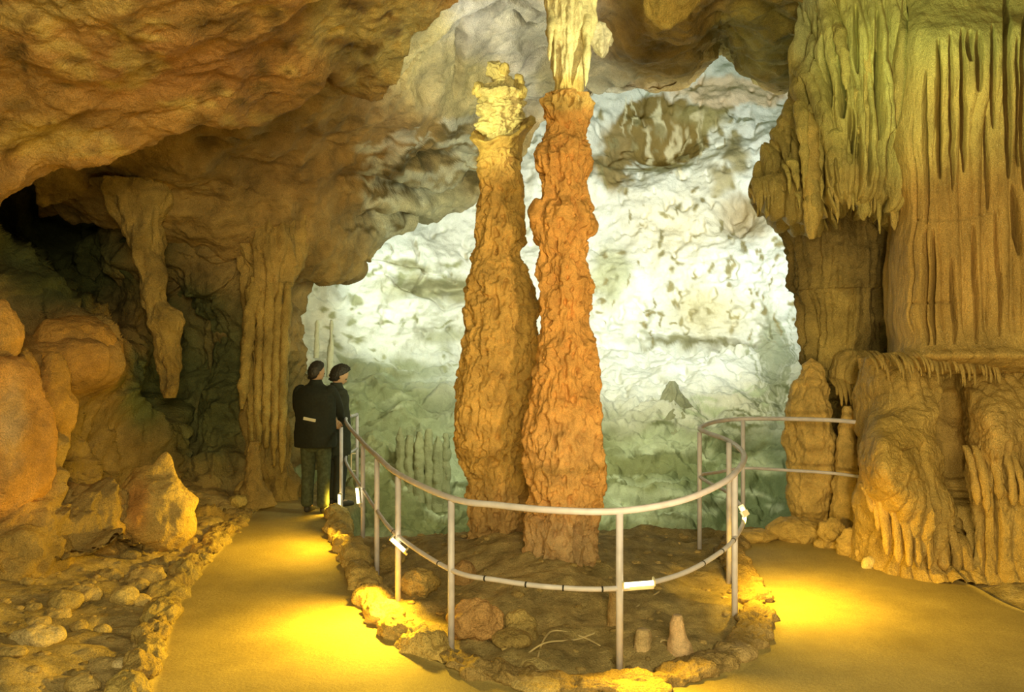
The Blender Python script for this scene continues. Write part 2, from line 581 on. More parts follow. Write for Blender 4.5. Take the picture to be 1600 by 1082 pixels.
def ground_z(xy):
    x, y = xy[:, 0], xy[:, 1]
    P = np.stack([x, y, np.zeros_like(x)], 1)
    sd = poly_sdf(xy, PATH_POLY)                       # <0 under the path
    off = smooth01(sd / 0.25)
    z = -0.05 + 0 * x
    rough = fbm(P * 1.3, 5, 3) * 0.07 + ridge(P * 3.1, 3, 9) * 0.03
    # left verge climbs towards the wall
    left = smooth01((-2.4 - x - (y - 5) * 0.06) / 2.2) * 0.35
    right = smooth01((x - 3.6) / 1.2) * 0.12 * (y < 9)
    # the bed in the ring, heaped around the columns, falling into the chamber behind
    heap = 0.22 * np.exp(-(((x - 0.35) / 0.75) ** 2 + ((y - 6.5) / 0.8) ** 2)) + 0.16 * np.exp(-(((x + 0.15) / 0.7) ** 2 + ((y - 7.4) / 0.7) ** 2))
    inside = (x > -2.2) & (x < 2.6) & (y > 4.4)
    drop = -1.5 * smooth01((y - 8.3 + 0.25 * np.abs(x - 0.3) * (x < 0.3)) / 2.2) * smooth01((x + 2.1) / 0.5) * (1 - smooth01((x - 4.2) / 1.0))
    z = z + off * (0.06 + rough + left + right + np.where(inside, heap, 0)) + off * drop
    far = smooth01((y - 8.9) / 1.5) * smooth01((x + 2.0) / 0.4)
    return z


gx, gy = np.meshgrid(np.linspace(-8, 7.5, 460), np.linspace(1.0, 12.5, 400))
xy = np.stack([gx.ravel(), gy.ravel()], 1)
gz = ground_z(xy)
GP = np.concatenate([xy, gz[:, None]], 1)
gt = np.tile(np.array((0.36, 0.28, 0.13)), (len(GP), 1))
k = smooth01(fbm(GP * 0.9, 4, 77) * 0.8 + 0.3)[:, None]
gt = gt * (1 - k) + np.array((0.46, 0.35, 0.17)) * k
k = smooth01((GP[:, 1] - 8.2) / 1.2)[:, None] * (GP[:, 0] > -2)[:, None]
gt = gt * (1 - k) + np.array((0.26, 0.27, 0.14)) * k
o = link('ground', raw_mesh('ground', GP, grid_faces(400, 460), gt), M_SOIL)
tag(o, 'brown earth and rubble ground around the concrete path', 'ground', kind='structure')

# ---- the concrete path: a strip from the far left round the ring to the far right
t = np.linspace(0, 1, 26)[:, None, None]
PV = OUTC[None] * (1 - t) + INC[None] * t
PV = np.concatenate([PV, np.zeros(PV.shape[:2] + (1,))], -1)
Q = PV.reshape(-1, 3)
Q[:, 2] = 0.005 + fbm(Q * 0.9, 3, 15) * 0.008
nb = Q.copy(); nb[:, 2] -= 0.08
nq = len(Q)
idx = np.arange(nq).reshape(26, 240)
rim = np.concatenate([idx[0, :-1], idx[:-1, -1], idx[-1, :0:-1], idx[:0:-1, 0]])
j = np.roll(rim, -1)
fq = grid_faces(26, 240)
fs = np.concatenate([fq, fq[:, ::-1] + nq, np.stack([rim, j, j + nq, rim + nq], 1)])
ct = np.tile(np.array((0.37, 0.29, 0.115)), (2 * nq, 1))
o = link('floor', raw_mesh('floor', np.concatenate([Q, nb]), fs, ct), M_CONC)
tag(o, 'smooth concrete path curving around the railed columns', 'floor', kind='structure')

# ---- back wall of white flowstone
cols = [360, 450, 540, 640, 740, 830, 920, 1010, 1100, 1190, 1280, 1400]
adj = [-2.6, -1.8, -0.9, -0.3, 0, 0, 0.2, 0.2, 0, -0.4, -1.0, -1.8]
rows = []
for y, d in ((-40, 17.5), (100, 16.8), (200, 16.2), (300, 15.8), (400, 15.4), (480, 15.3), (540, 15.2), (580, 14.3), (620, 13.6), (670, 12.8), (720, 12.2), (780, 11.4), (850, 10.6), (930, 9.8)):
    kf = 1.0 if y < 640 else 0.5
    rows.append([(x, y, d + a * kf) for x, a in zip(cols, adj)])
GRN = (0.27, 0.29, 0.14)
PALEG = (0.50, 0.55, 0.38)
patches = [
    (800, 760, 460, 110, GRN, 0.35), (580, 640, 130, 70, (0.36, 0.40, 0.24), 0.5), (1180, 780, 120, 110, (0.22, 0.27, 0.14), 0.5),
    (1010, 790, 85, 28, PALEG, 0.4), (1040, 690, 70, 16, PALEG, 0.5), (700, 730, 60, 60, PALEG, 0.6), (1180, 720, 40, 12, PALEG, 0.5),
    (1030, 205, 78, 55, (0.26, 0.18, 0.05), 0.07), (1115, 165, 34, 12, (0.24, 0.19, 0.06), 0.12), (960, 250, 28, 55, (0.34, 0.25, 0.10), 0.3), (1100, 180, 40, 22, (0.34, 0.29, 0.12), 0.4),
    (1150, 240, 18, 26, (0.40, 0.34, 0.18), 0.5), (1130, 280, 22, 20, (0.42, 0.36, 0.20), 0.5), (1160, 340, 42, 34, (0.46, 0.36, 0.20), 0.6),
    (1100, 490, 60, 42, (0.62, 0.56, 0.36), 0.8), (955, 430, 26, 50, (0.55, 0.55, 0.36), 0.5), (1205, 550, 14, 60, (0.45, 0.46, 0.32), 0.6),
    (680, 450, 90, 18, (0.42, 0.40, 0.24), 0.5), (640, 420, 40, 10, (0.42, 0.40, 0.24), 0.5), (700, 530, 40, 14, (0.5, 0.5, 0.36), 0.5),
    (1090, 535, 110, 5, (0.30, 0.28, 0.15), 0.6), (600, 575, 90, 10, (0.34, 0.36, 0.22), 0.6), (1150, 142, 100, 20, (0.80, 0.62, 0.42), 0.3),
    (1060, 360, 70, 60, (0.86, 0.78, 0.58), 0.9),
]
rr = random.Random(4)
for x_ in (975, 990, 1014, 1030, 1034, 1052, 1066, 1088):
    patches.append((x_, rr.uniform(170, 240), rr.uniform(2, 6), rr.uniform(18, 42), (0.74, 0.66, 0.42), 0.4))
for _ in range(130):
    patches.append((rr.uniform(935, 1250), rr.uniform(170, 530), rr.uniform(1.5, 6), rr.uniform(2.5, 9), (0.33, 0.28, 0.13), 0.5))
for _ in range(40):
    patches.append((rr.uniform(480, 730), rr.uniform(400, 580), rr.uniform(3, 12), rr.uniform(2, 6), (0.38, 0.38, 0.22), 0.5))
for _ in range(46):
    patches.append((1195 + rr.uniform(-18, 40), rr.uniform(520, 640), rr.uniform(1, 2.5), rr.uniform(15, 40), (0.42, 0.44, 0.30), 0.5))
for _ in range(90):
    patches.append((rr.uniform(480, 1240), rr.uniform(600, 860), rr.uniform(8, 40), rr.uniform(2, 7), (0.20, 0.22, 0.11) if rr.random() < 0.5 else (0.58, 0.64, 0.46), 0.5))
o = relief('wall_back', rows, 520, 520, [('fbm', 0.45, 0.28, 3, 1), ('fbm', 1.5, 0.13, 5, 5), ('ridge', (2.4, 2.4, 5.2), 0.026, 5, 9), ('pit', (3.5, 3.5, 3.0), 0.12, 2, 13)], M_CALC, WHITE, patches,
           pits=[(1030, 215, 75, 45, -0.8), (1090, 545, 110, 7, -0.5), (600, 580, 100, 14, -0.5), (1150, 330, 40, 30, -0.3), (680, 450, 80, 12, -0.4), (1010, 745, 90, 16, -0.6), (1190, 800, 70, 60, -0.8), (600, 690, 80, 14, -0.4), (650, 640, 60, 8, -0.4), (1150, 700, 60, 8, -0.4), (1000, 800, 70, 8, -0.4)], warp=16,
           fn=lambda P: ridge(P * np.array((1.1, 1.1, 3.4)), 5, 15) * 0.16 * smooth01((project(P)[1] - 590) / 60) + cracks(P, [([(990, 545), (1060, 548), (1140, 538), (1200, 540)], 3, 0.3), ([(520, 590), (600, 572), (690, 578), (740, 560)], 4, 0.35), ([(590, 425), (650, 455), (700, 480), (735, 470)], 4, 0.25), ([(560, 400), (640, 415), (720, 445)], 3, 0.2)]))
tag(o, 'white and green flowstone wall of the chamber behind the columns', 'wall', kind='structure')

# ---- right wall beyond the curtain
rows = []
for z_, b_ in ((-0.6, 0.0), (0.6, 0.1), (1.8, 0.35), (3.2, 0.2), (4.6, -0.2), (6.0, -1.0), (7.2, -2.4)):
    r_ = []
    for x_, y_ in ((4.9, 9.0), (5.2, 7.6), (5.5, 6.4), (5.7, 5.2), (5.8, 4.0), (5.9, 2.8), (6.0, 1.6)):
        X_ = x_ + b_
        r_.append((CX + X_ / y_ * F, CY - (z_ - HC) / y_ * F, y_))
    rows.append(r_)
o = relief('wall_right', rows, 220, 200, [('fbm', 0.7, 0.25, 3, 221), ('ridge', (1.8, 1.8, 0.6), 0.12, 4, 225)], M_ROCK, (0.40, 0.28, 0.10), back=(1, 0, 0), thick=0.8)
tag(o, 'brown limestone wall to the right of the flowstone curtain', 'wall', kind='structure')

# ---- left wall
cols = [-900, -420, -100, 0, 70, 140, 210, 270, 330, 390, 440, 480]
D = [(230, 4.7, 6.3, 7.5, 8, 9, 9.5, 9.8, 10, 10.2, 10.5, 10.8, 12), (320, 4.3, 5.9, 7, 9.6, 11.3, 11.6, 10.6, 10.4, 10, 10.4, 10.8, 12), (400, 4.2, 5.7, 6.8, 8.6, 11.6, 11.8, 10.9, 10.6, 10.4, 10.6, 10.6, 12),
     (480, 4.1, 5.5, 6.6, 7, 9.2, 11.2, 10.8, 11, 10.8, 10.6, 10.5, 11.8), (560, 4.0, 5.5, 6.5, 6.8, 7.8, 9, 10.4, 11.2, 10.8, 10.6, 10.5, 11.6), (640, 4.0, 5.4, 6.4, 6.6, 7.6, 8.6, 9.6, 11, 10.6, 10.4, 10.6, 11.5),
     (720, 3.9, 5.3, 6.3, 6.5, 7.2, 8, 9, 10.4, 10.2, 10.2, 10.6, 11.4), (800, 3.7, 5.0, 6, 6.3, 6.9, 7.5, 8.6, 9.4, 9.6, 9.9, 10.4, 11.2), (900, 3.5, 4.7, 5.6, 5.9, 6.2, 6.6, 7, 7.4, 7.8, 8.3, 9, 10)]
rows = [[(x, q[0], d) for x, d in zip(cols, q[1:])] for q in D]
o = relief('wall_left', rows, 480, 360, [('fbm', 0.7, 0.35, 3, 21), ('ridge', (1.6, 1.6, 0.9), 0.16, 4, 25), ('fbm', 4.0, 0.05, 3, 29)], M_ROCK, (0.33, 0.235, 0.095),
           [(115, 385, 150, 105, (0.07, 0.085, 0.035), 0.4), (295, 510, 45, 70, (0.09, 0.11, 0.05), 0.5), (330, 600, 90, 130, (0.15, 0.17, 0.075), 0.6), (225, 610, 40, 60, (0.12, 0.14, 0.06), 0.5), (110, 560, 70, 60, (0.46, 0.27, 0.09), 0.6), (30, 700, 50, 120, (0.5, 0.28, 0.085), 0.6)],  # dark green patches: shade of the hollows painted into the rock colour
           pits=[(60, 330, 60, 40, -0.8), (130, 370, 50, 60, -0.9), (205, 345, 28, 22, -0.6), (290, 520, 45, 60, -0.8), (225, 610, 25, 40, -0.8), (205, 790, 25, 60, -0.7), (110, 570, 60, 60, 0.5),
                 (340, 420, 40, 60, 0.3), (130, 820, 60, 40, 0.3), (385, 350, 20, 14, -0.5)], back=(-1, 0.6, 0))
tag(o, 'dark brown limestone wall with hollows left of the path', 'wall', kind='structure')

# ---- far ceiling
X = [60, 180, 300, 420, 540, 640, 740, 840, 940, 1065, 1128, 1195, 1300]
R_ = [
    ([-120] * 13, [5.5, 5.5, 5.5, 6, 6.3, 6.8, 7.2, 7.5, 7.5, 7.2, 7, 7, 7]),
    ([0] * 13, [7, 7, 7, 7, 7.2, 8, 9, 9.5, 9, 8, 8.4, 8, 8]),
    ([100, 100, 100, 100, 100, 100, 100, 95, 80, 70, 40, 65, 60], [8, 8, 8, 8, 8.3, 9.2, 10.2, 10.8, 10.4, 9.3, 9.9, 9.3, 9.5]),
    ([250, 230, 215, 190, 185, 185, 180, 160, 115, 105, 58, 100, 90], [9, 8.6, 8.5, 8.7, 9.2, 10, 11, 11.6, 11.2, 10.8, 11, 10.6, 10.8]),
    ([300, 290, 290, 285, 300, 285, 255, 200, 132, 132, 68, 122, 108], [10, 9.4, 9.4, 9.7, 10.5, 11.3, 12, 12.4, 12, 11.7, 11.8, 11.4, 11.6]),
    ([330, 345, 385, 425, 426, 385, 315, 225, 142, 140, 72, 130, 118], [11, 10.2, 10.2, 10.8, 11.6, 12.1, 12.8, 13, 12.3, 12, 12, 11.8, 12]),
    ([290, 300, 330, 350, 380, 345, 285, 195, 112, 105, 50, 95, 95], [13, 12, 12, 12.5, 13.5, 14, 14.5, 14.6, 14, 13.8, 13.8, 13.6, 13.8]),
]
rows = []
for n_, (ys, ds) in enumerate(R_):
    xs = list(X)
    if n_ >= 5:
        xs[3], xs[4], xs[5], xs[6] = 470, 549, 566, 725
    rows.append([(x, y, d) for x, y, d in zip(xs, ys, ds)])
VIO = (0.66, 0.64, 0.58)
patches = [(790, 60, 130, 110, VIO, 0.5), (640, 60, 70, 90, (0.58, 0.50, 0.22), 0.5), (730, 130, 60, 60, (0.55, 0.48, 0.24), 0.5), (880, 120, 40, 60, (0.50, 0.44, 0.28), 0.5),
           (650, 330, 100, 60, (0.50, 0.46, 0.30), 0.8), (480, 260, 140, 60, (0.34, 0.22, 0.08), 0.6), (960, 110, 60, 40, (0.52, 0.46, 0.34), 0.4), (1030, 60, 90, 60, (0.34, 0.215, 0.06), 0.4), (1190, 60, 70, 70, (0.30, 0.24, 0.07), 0.4), (850, 40, 60, 40, (0.62, 0.6, 0.5), 0.5)]
rr = random.Random(8)
for _ in range(90):
    f_ = rr.random()
    x_, y_ = 560 + f_ * 190 + rr.uniform(-30, 20), 375 - f_ * 80 - rr.uniform(0, 130)
    patches.append((x_, y_, rr.uniform(6, 26), rr.uniform(3, 7), (0.62, 0.60, 0.46) if rr.random() < 0.55 else (0.17, 0.13, 0.05), 0.6))
o = relief('ceiling', rows, 520, 360, [('fbm', 0.5, 0.16, 3, 61), ('fbm', 1.4, 0.11, 4, 65), ('ridge', 1.3, 0.09, 5, 69)], M_ROCK, (0.37, 0.255, 0.095), patches, back=(0, 0.3, 1), thick=1.0,
           pits=[(840, 190, 60, 50, -0.4), (690, 255, 40, 12, -0.5), (640, 300, 50, 9, -0.5), (620, 340, 40, 8, -0.4), (700, 300, 40, 7, -0.4), (580, 290, 40, 8, -0.4), (400, 205, 40, 8, -0.4), (385, 250, 30, 6, -0.3), (330, 215, 20, 5, -0.3)], warp=22,
           fn=lambda P: cracks(P, [([(791, -10), (770, 21), (746, 23), (732, 53), (721, 88), (714, 161)], 4, 0.35), ([(791, 0), (816, 7), (858, 14)], 3, 0.25), ([(868, 33), (837, 40), (816, 35), (800, 20)], 3, 0.25), ([(806, 120), (823, 97), (851, 88), (870, 88)], 4, 0.35), ([(900, 137), (942, 147), (946, 165)], 4, 0.3), ([(650, 60), (640, 110), (610, 180)], 3, 0.15)]))
tag(o, 'brown and pale rock ceiling above the chamber', 'ceiling', kind='structure')

# ---- near overhang of the ceiling at top left
cols = [
    [(-1000, -150, 2.8), (-1000, 0, 3.3), (-1000, 240, 3.6), (-1000, 460, 3.8), (-1000, 640, 4.0), (-1000, 600, 5.0)],
    [(-520, -150, 3.2), (-520, 0, 4.0), (-520, 210, 4.5), (-520, 390, 4.9), (-520, 530, 5.2), (-520, 500, 6.4)],
    [(-140, -150, 3.6), (-140, 0, 4.6), (-140, 180, 5.2), (-140, 320, 5.7), (-140, 430, 6.0), (-140, 400, 7.5)],
    [(0, -150, 3.8), (0, 0, 4.8), (0, 130, 5.5), (0, 240, 6.0), (-5, 322, 6.3), (-5, 285, 7.8)],
    [(60, -150, 3.9), (60, 0, 4.9), (62, 125, 5.5), (64, 215, 6.1), (66, 272, 6.5), (66, 235, 8.0)],
    [(130, -150, 4.0), (130, 0, 5.0), (130, 120, 5.6), (130, 200, 6.2), (132, 266, 6.6), (132, 225, 8.1)],
    [(215, -150, 4.1), (215, 0, 5.1), (215, 100, 5.7), (215, 168, 6.3), (216, 220, 6.7), (216, 180, 8.2)],
    [(300, -150, 4.2), (300, 0, 5.2), (300, 80, 5.7), (300, 140, 6.3), (300, 188, 6.7), (300, 150, 8.2)],
    [(430, -150, 4.5), (430, 0, 5.5), (430, 68, 6.0), (428, 118, 6.5), (425, 158, 6.9), (425, 125, 8.4)],
    [(540, -150, 4.8), (540, 0, 6.0), (532, 42, 6.4), (520, 80, 6.9), (508, 112, 7.3), (508, 80, 8.8)],
    [(650, -150, 5.2), (640, 0, 6.6), (605, 48, 7.0), (570, 98, 7.7), (548, 132, 8.5), (548, 105, 9.6)],
    [(760, -150, 5.7), (698, 0, 7.1), (648, 62, 7.5), (600, 125, 8.3), (582, 150, 9.2), (595, 125, 10.2)],
]
rows = [[c[i] for c in cols] for i in range(6)]
patches = [(600, 60, 85, 85, (0.55, 0.44, 0.18), 0.6), (60, 10, 120, 25, (0.52, 0.38, 0.15), 0.6), (60, 215, 60, 40, (0.52, 0.37, 0.12), 0.6), (280, 110, 160, 50, (0.42, 0.22, 0.08), 0.7), (520, 20, 35, 50, (0.6, 0.48, 0.2), 0.6)]
rr = random.Random(12)
for _ in range(110):
    patches.append((rr.uniform(-40, 620), rr.uniform(-10, 260), rr.uniform(5, 26), rr.uniform(4, 14), (0.56, 0.40, 0.14) if rr.random() < 0.55 else (0.24, 0.15, 0.05), 0.8))
o = relief('overhang_ceiling', rows, 460, 240, [('fbm', 0.8, 0.14, 3, 81), ('fbm', 2.2, 0.06, 5, 85), ('ridge', 1.9, 0.05, 5, 87)], M_ROCK, (0.45, 0.265, 0.09),
           patches, back=(0, 0.3, 1), thick=1.0)
tag(o, 'brown rock overhang of the ceiling with a rim sloping down', 'ceiling', kind='structure')

# ================================================================== COLUMNS IN THE RING
ORANGE = (0.62, 0.335, 0.10)
COLSPEC = [('fbm', (3.0, 3.0, 2.2), 0.030, 3, 101), ('billow', (6, 6, 4), -0.032, 3, 105), ('ridge', (12, 12, 3.5), 0.016, 2, 109), ('pit', (11, 11, 7), 0.055, 2, 113), ('pit', (22, 22, 14), 0.030, 2, 117)]
left_rows = [(232, 757, 806), (242, 750, 814), (262, 748, 810), (300, 750, 812), (330, 748, 815), (350, 745, 818), (380, 744, 818), (400, 740, 812), (420, 735, 825), (450, 730, 832),
             (480, 729, 837), (510, 730, 838), (540, 722, 842), (570, 719, 843), (600, 718, 840), (640, 715, 835), (690, 713, 832), (720, 718, 830), (760, 728, 825), (800, 733, 822), (840, 735, 820), (862, 728, 830), (885, 705, 850)]
DL, DR = 7.45, 6.62
base = W(775, 880, DL)
TL = thing('stalagmite_column', base, 'tall ochre stalagmite topped by a broken cup, left of its orange neighbour', 'stalagmite', 'the two stalagmites inside the railing')


def cup_tilt(P):
    return 0 * P[:, 0]


lathe('shaft', sil(left_rows, DL), 260, 520, COLSPEC, M_COL, (0.58, 0.37, 0.11), [(780, 215, 70, 40, (0.58, 0.42, 0.16), 0.8), (775, 830, 80, 60, (0.52, 0.33, 0.14), 0.6)], TL)
# the broken cup at its top: a flaring wall with a lip that dips towards the visitors
c0, c1 = W(781, 248, DL), W(783, 203, DL)
nseg = 120
th = np.linspace(0, TAU, nseg, endpoint=False)
wav = 1 + 0.06 * np.sin(3 * th + 1) + 0.04 * np.sin(5 * th)
b_ = np.stack([c0[0] + 0.20 * np.cos(th), DL + 0.20 * np.sin(th), np.full(nseg, c0[2] - 0.03)], 1)
l_ = np.stack([c1[0] + 0.30 * wav * np.cos(th), DL + 0.27 * wav * np.sin(th), c1[2] + 0.075 * np.cos(th) + 0.15 * np.sin(th) + 0.015 * np.sin(7 * th)], 1)
n_ = np.stack([c1[0] + 0.12 * np.cos(th), DL + 0.10 * np.sin(th), np.full(nseg, c1[2] - 0.10) + 0.06 * np.sin(th)], 1)
outw = np.stack([np.cos(th), np.sin(th), 0 * th], 1)
rings = [b_ * (1 - t) + l_ * t - outw * 0.05 * math.sin(math.pi * t) for t in np.linspace(0, 1, 22)]
rings += [l_ + np.array([0, 0, 0.025]) * math.sin(math.pi * t) - outw * 0.07 * t for t in np.linspace(0.15, 1, 8)]
i_ = rings[-1]
rings += [i_ * (1 - t) + n_ * t for t in np.linspace(0.1, 1, 10)]
V = np.concatenate(rings)
V = V + np.stack([fbm(V * 8, 4, 3 + i) * 0.016 for i in range(3)], 1) + np.tile(outw, (len(rings), 1)) * (ridge(V * np.array((9, 9, 2.5)), 2, 31) * 0.014)[:, None]
link('cup', raw_mesh('cup', V, grid_faces(len(rings), nseg, True), np.tile(np.array((0.60, 0.43, 0.15)), (len(V), 1))), M_COL, TL)
crown_rows = [(98, 770, 784), (104, 764, 790), (118, 762, 794), (128, 768, 800), (140, 754, 806), (150, 747, 817), (162, 752, 814), (172, 747, 818), (185, 752, 812), (198, 748, 812), (215, 756, 806), (235, 760, 806)]
lathe('crown', sil(crown_rows, DL), 140, 200, [('billow', 7, 0.05, 3, 201), ('fbm', (9, 9, 16), 0.035, 3, 203)], M_COL, (0.74, 0.66, 0.36), (), TL)
for x, y, r in ((748, 140, 9), (815, 145, 8), (812, 128, 7), (790, 108, 6)):
    c = W(x, y, DL - 0.1)
    blob('crown_knob', c, (r / F * DL * 1.1, 0.06, r / F * DL * 1.4), [('fbm', 14, 0.025, 3, int(x))], M_COL, (0.66, 0.55, 0.24), parent=TL, sub=4)

right_rows = [(150, 852, 918), (165, 849, 922), (190, 857, 917), (212, 858, 914), (225, 846, 920), (245, 836, 924), (262, 838, 922), (285, 848, 918), (310, 849, 918), (335, 838, 923), (352, 834, 925), (380, 838, 917), (400, 841, 915), (430, 842, 922),
              (450, 844, 927), (480, 845, 920), (510, 848, 917), (540, 845, 932), (565, 840, 934), (600, 832, 935), (650, 824, 940), (700, 820, 942), (740, 822, 941), (775, 828, 938), (810, 823, 935), (850, 821, 932), (890, 822, 934), (910, 812, 946), (935, 790, 970)]
TR = thing('stalagmite_column', W(880, 930, DR), 'orange stalagmite fused to a pale stalactite, right of the cup-topped one', 'stalagmite', 'the two stalagmites inside the railing')
lathe('shaft', sil(right_rows, DR), 280, 560, [(t_, f_, a_, o_, s_ + 40) for t_, f_, a_, o_, s_ in COLSPEC], M_COL, ORANGE, [(880, 860, 90, 60, (0.60, 0.40, 0.22), 0.6), (885, 720, 60, 60, (0.60, 0.36, 0.13), 0.7), (885, 160, 50, 14, (0.58, 0.38, 0.12), 0.5)], TR)
c = W(838, 338, DR)
blob('knob', (c[0] + 0.01, DR - 0.02, c[2]), (0.085, 0.12, 0.13), [('fbm', 8, 0.03, 3, 7)], M_COL, ORANGE, parent=TR, sub=4)
c = W(921, 352, DR)
blob('knob', (c[0], DR - 0.03, c[2]), (0.06, 0.10, 0.11), [('fbm', 8, 0.03, 3, 17)], M_COL, ORANGE, parent=TR, sub=4)
up_rows = [(-70, 846, 938), (-20, 852, 930), (30, 857, 926), (60, 859, 922), (90, 865, 917), (120, 869, 912), (145, 868, 912), (165, 866, 914)]
lathe('hanging_stalactite', sil(up_rows, DR), 160, 260, [('ridge', (9, 9, 1.4), 0.028, 3, 301), ('fbm', 5, 0.03, 3, 303)], M_COL, (0.80, 0.70, 0.40), [(890, 140, 60, 20, (0.62, 0.46, 0.16), 0.6)], TR)['label'] = 'pale yellow stalactite meeting the orange shaft'
for x0, y0, x1, y1, w_ in ((862, 0, 858, 95, 14), (920, -10, 914, 140, 18), (870, 20, 866, 120, 10)):
    stalactite('rib', x0, y0, x1, y1, w_, DR - 0.22, M_COL, (0.80, 0.70, 0.38), TR, int(x0))
# a white flake of rock behind the stalactite
o = blob('rock_flake', W(938, 60, 7.6), (0.09, 0.08, 0.15), [('ridge', 6, 0.04, 3, 5)], M_CALC, (0.8, 0.74, 0.58), sub=5, rot=0.3)
tag(o, 'small white rock flake sticking out right of the pale stalactite', 'rock')

# ================================================================== RIGHT SIDE
FLOW = (0.46, 0.315, 0.10)
FLOWG = (0.44, 0.38, 0.13)
TC = thing('flowstone_curtain', W(1500, 895, 6.8), 'huge fluted brown flowstone curtain reaching from roof to floor', 'flowstone')
xs = [1392, 1408, 1432, 1465, 1500, 1540, 1580, 1620, 1680]
dd = [8.0, 7.3, 7.0, 6.85, 6.8, 6.75, 6.7, 6.65, 6.6]
rows = []
for y, a in ((-90, 0.55), (0, 0.25), (50, -0.05), (110, -0.08), (200, 0.0), (300, 0.02), (420, 0.0), (500, 0.02), (540, -0.05), (556, -0.14), (566, -0.02), (580, 0.25)):
    rows.append([(x - (0 if y > 260 or x > 1440 else 6), y, d + a) for x, d in zip(xs, dd)])
GROOVES = [([(1412, -60), (1411, 200)], 3, 0.34), ([(1447, 110), (1449, 350)], 2.5, 0.2), ([(1467, 60), (1468, 280)], 3, 0.26), ([(1485, 50), (1487, 300)], 2.5, 0.2), ([(1503, 45), (1505, 270)], 3.2, 0.3), ([(1515, 48), (1516, 95)], 4, 0.3),
           ([(1529, 50), (1530, 145)], 4, 0.3), ([(1551, 40), (1552, 200)], 3, 0.18), ([(1573, -20), (1575, 280)], 3.8, 0.38), ([(1431, 180), (1433, 520)], 2.2, 0.14), ([(1540, 180), (1543, 330)], 2.2, 0.16), ([(1590, 60), (1592, 260)], 2.5, 0.2), ([(1583, 290), (1592, 400)], 4, 0.22), ([(1449, 360), (1450, 540)], 3, 0.16), ([(1461, 360), (1460, 540)], 2.5, 0.14),
           ([(1425, 345), (1500, 342), (1560, 330)], 1.5, 0.04), ([(1425, 475), (1500, 472)], 1.5, 0.04), ([(1485, 400), (1490, 540)], 3, 0.10), ([(1520, 350), (1524, 540)], 3, 0.10), ([(1555, 330), (1560, 530)], 3, 0.10), ([(1600, 20), (1602, 300)], 4, 0.3)]


def curtain_fn(P):
    px, py = project(P)
    top = 0.12 + 0.88 * smooth01((py - 70) / 110)
    low = 1 - 0.75 * smooth01((py - 490) / 50)
    mid = 1 - 0.55 * np.exp(-((py - 320) / 60.0) ** 2)
    return (ribs(P * np.array((5.2, 1, 0.6)), 1, 401) * 0.10 * mid + ribs(P * np.array((12.5, 1, 1.0)), 1, 405) * 0.035) * top * low + cracks(P, GROOVES, 2.5)


relief('curtain', rows, 560, 460, [('fbm', 1.2, 0.04, 3, 409), ('fbm', (8, 8, 5), 0.010, 4, 411)], M_FLOW, FLOW,
       [(1500, 10, 220, 90, FLOWG, 0.7), (1500, 380, 120, 160, (0.50, 0.315, 0.10), 0.8)], TC, back=(0.5, 1, 0), thick=1.0, fn=curtain_fn)
# fringe of small drips under the curtain's lip
rr = random.Random(11)
for k in range(34):
    x = 1372 + k * 5.7 + rr.uniform(-2, 2)
    ln = rr.uniform(22, 52) * (0.75 if x < 1420 else 1)
    stalactite('drip', x, 552 + rr.uniform(-4, 4), x + rr.uniform(-2, 2), 556 + ln, rr.uniform(5, 9), 6.72 + (0.3 if x < 1400 else 0), M_FLOW, FLOW, TC, k, 0.25, 10, 16)
# lower mounds
xs = [1338, 1350, 1375, 1410, 1450, 1478, 1492, 1515, 1550, 1590, 1630, 1690]
D = [
    (560, 7.9, 7.6, 7.3, 7.3, 7.35, 7.4, 7.5, 7.4, 7.3, 7.0, 6.8, 6.6),
    (590, 7.9, 7.6, 7.25, 7.1, 7.15, 7.2, 7.4, 7.1, 6.95, 6.85, 6.7, 6.5),
    (640, 7.9, 7.5, 7.15, 6.95, 6.85, 6.95, 7.45, 6.75, 6.5, 6.6, 6.6, 6.4),
    (665, 7.8, 7.3, 6.85, 6.8, 6.8, 6.95, 7.4, 6.75, 6.45, 6.5, 6.5, 6.4),
    (690, 7.6, 7.0, 6.5, 6.5, 6.7, 6.9, 7.3, 6.75, 6.42, 6.45, 6.45, 6.3),
    (730, 7.4, 6.8, 6.36, 6.34, 6.55, 6.8, 7.1, 6.75, 6.42, 6.42, 6.4, 6.3),
    (765, 7.4, 6.8, 6.42, 6.34, 6.5, 6.7, 7.0, 6.7, 6.45, 6.45, 6.4, 6.3),
    (790, 7.6, 7.1, 6.75, 6.5, 6.5, 6.65, 6.95, 6.7, 6.5, 6.48, 6.4, 6.3),
    (840, 7.6, 7.2, 6.95, 6.7, 6.6, 6.65, 6.85, 6.7, 6.55, 6.5, 6.4, 6.3),
    (880, 7.5, 7.2, 6.95, 6.75, 6.68, 6.7, 6.75, 6.65, 6.55, 6.5, 6.4, 6.3),
    (915, 7.3, 7.0, 6.85, 6.7, 6.6, 6.55, 6.5, 6.5, 6.45, 6.4, 6.3, 6.2)]
rows = [[(x, q[0], d) for x, d in zip(xs, q[1:])] for q in D]
SGROOVE = [([(1486, 585), (1484, 640), (1480, 720)], 8, 0.32), ([(1487, 590), (1480, 640), (1478, 680), (1488, 720), (1500, 770), (1509, 830), (1510, 890)], 8, 0.30), ([(1448, 690), (1456, 760), (1452, 900)], 3, 0.08), ([(1530, 690), (1534, 900)], 3, 0.1), ([(1553, 700), (1556, 900)], 3, 0.1),
           ([(1571, 690), (1574, 770)], 4, 0.3), ([(1586, 695), (1588, 775)], 4, 0.3), ([(1599, 690), (1600, 760)], 4, 0.3), ([(1478, 800), (1480, 890)], 3, 0.15), ([(1493, 810), (1494, 890)], 3, 0.15), ([(1418, 700), (1440, 695)], 2, 0.05)]


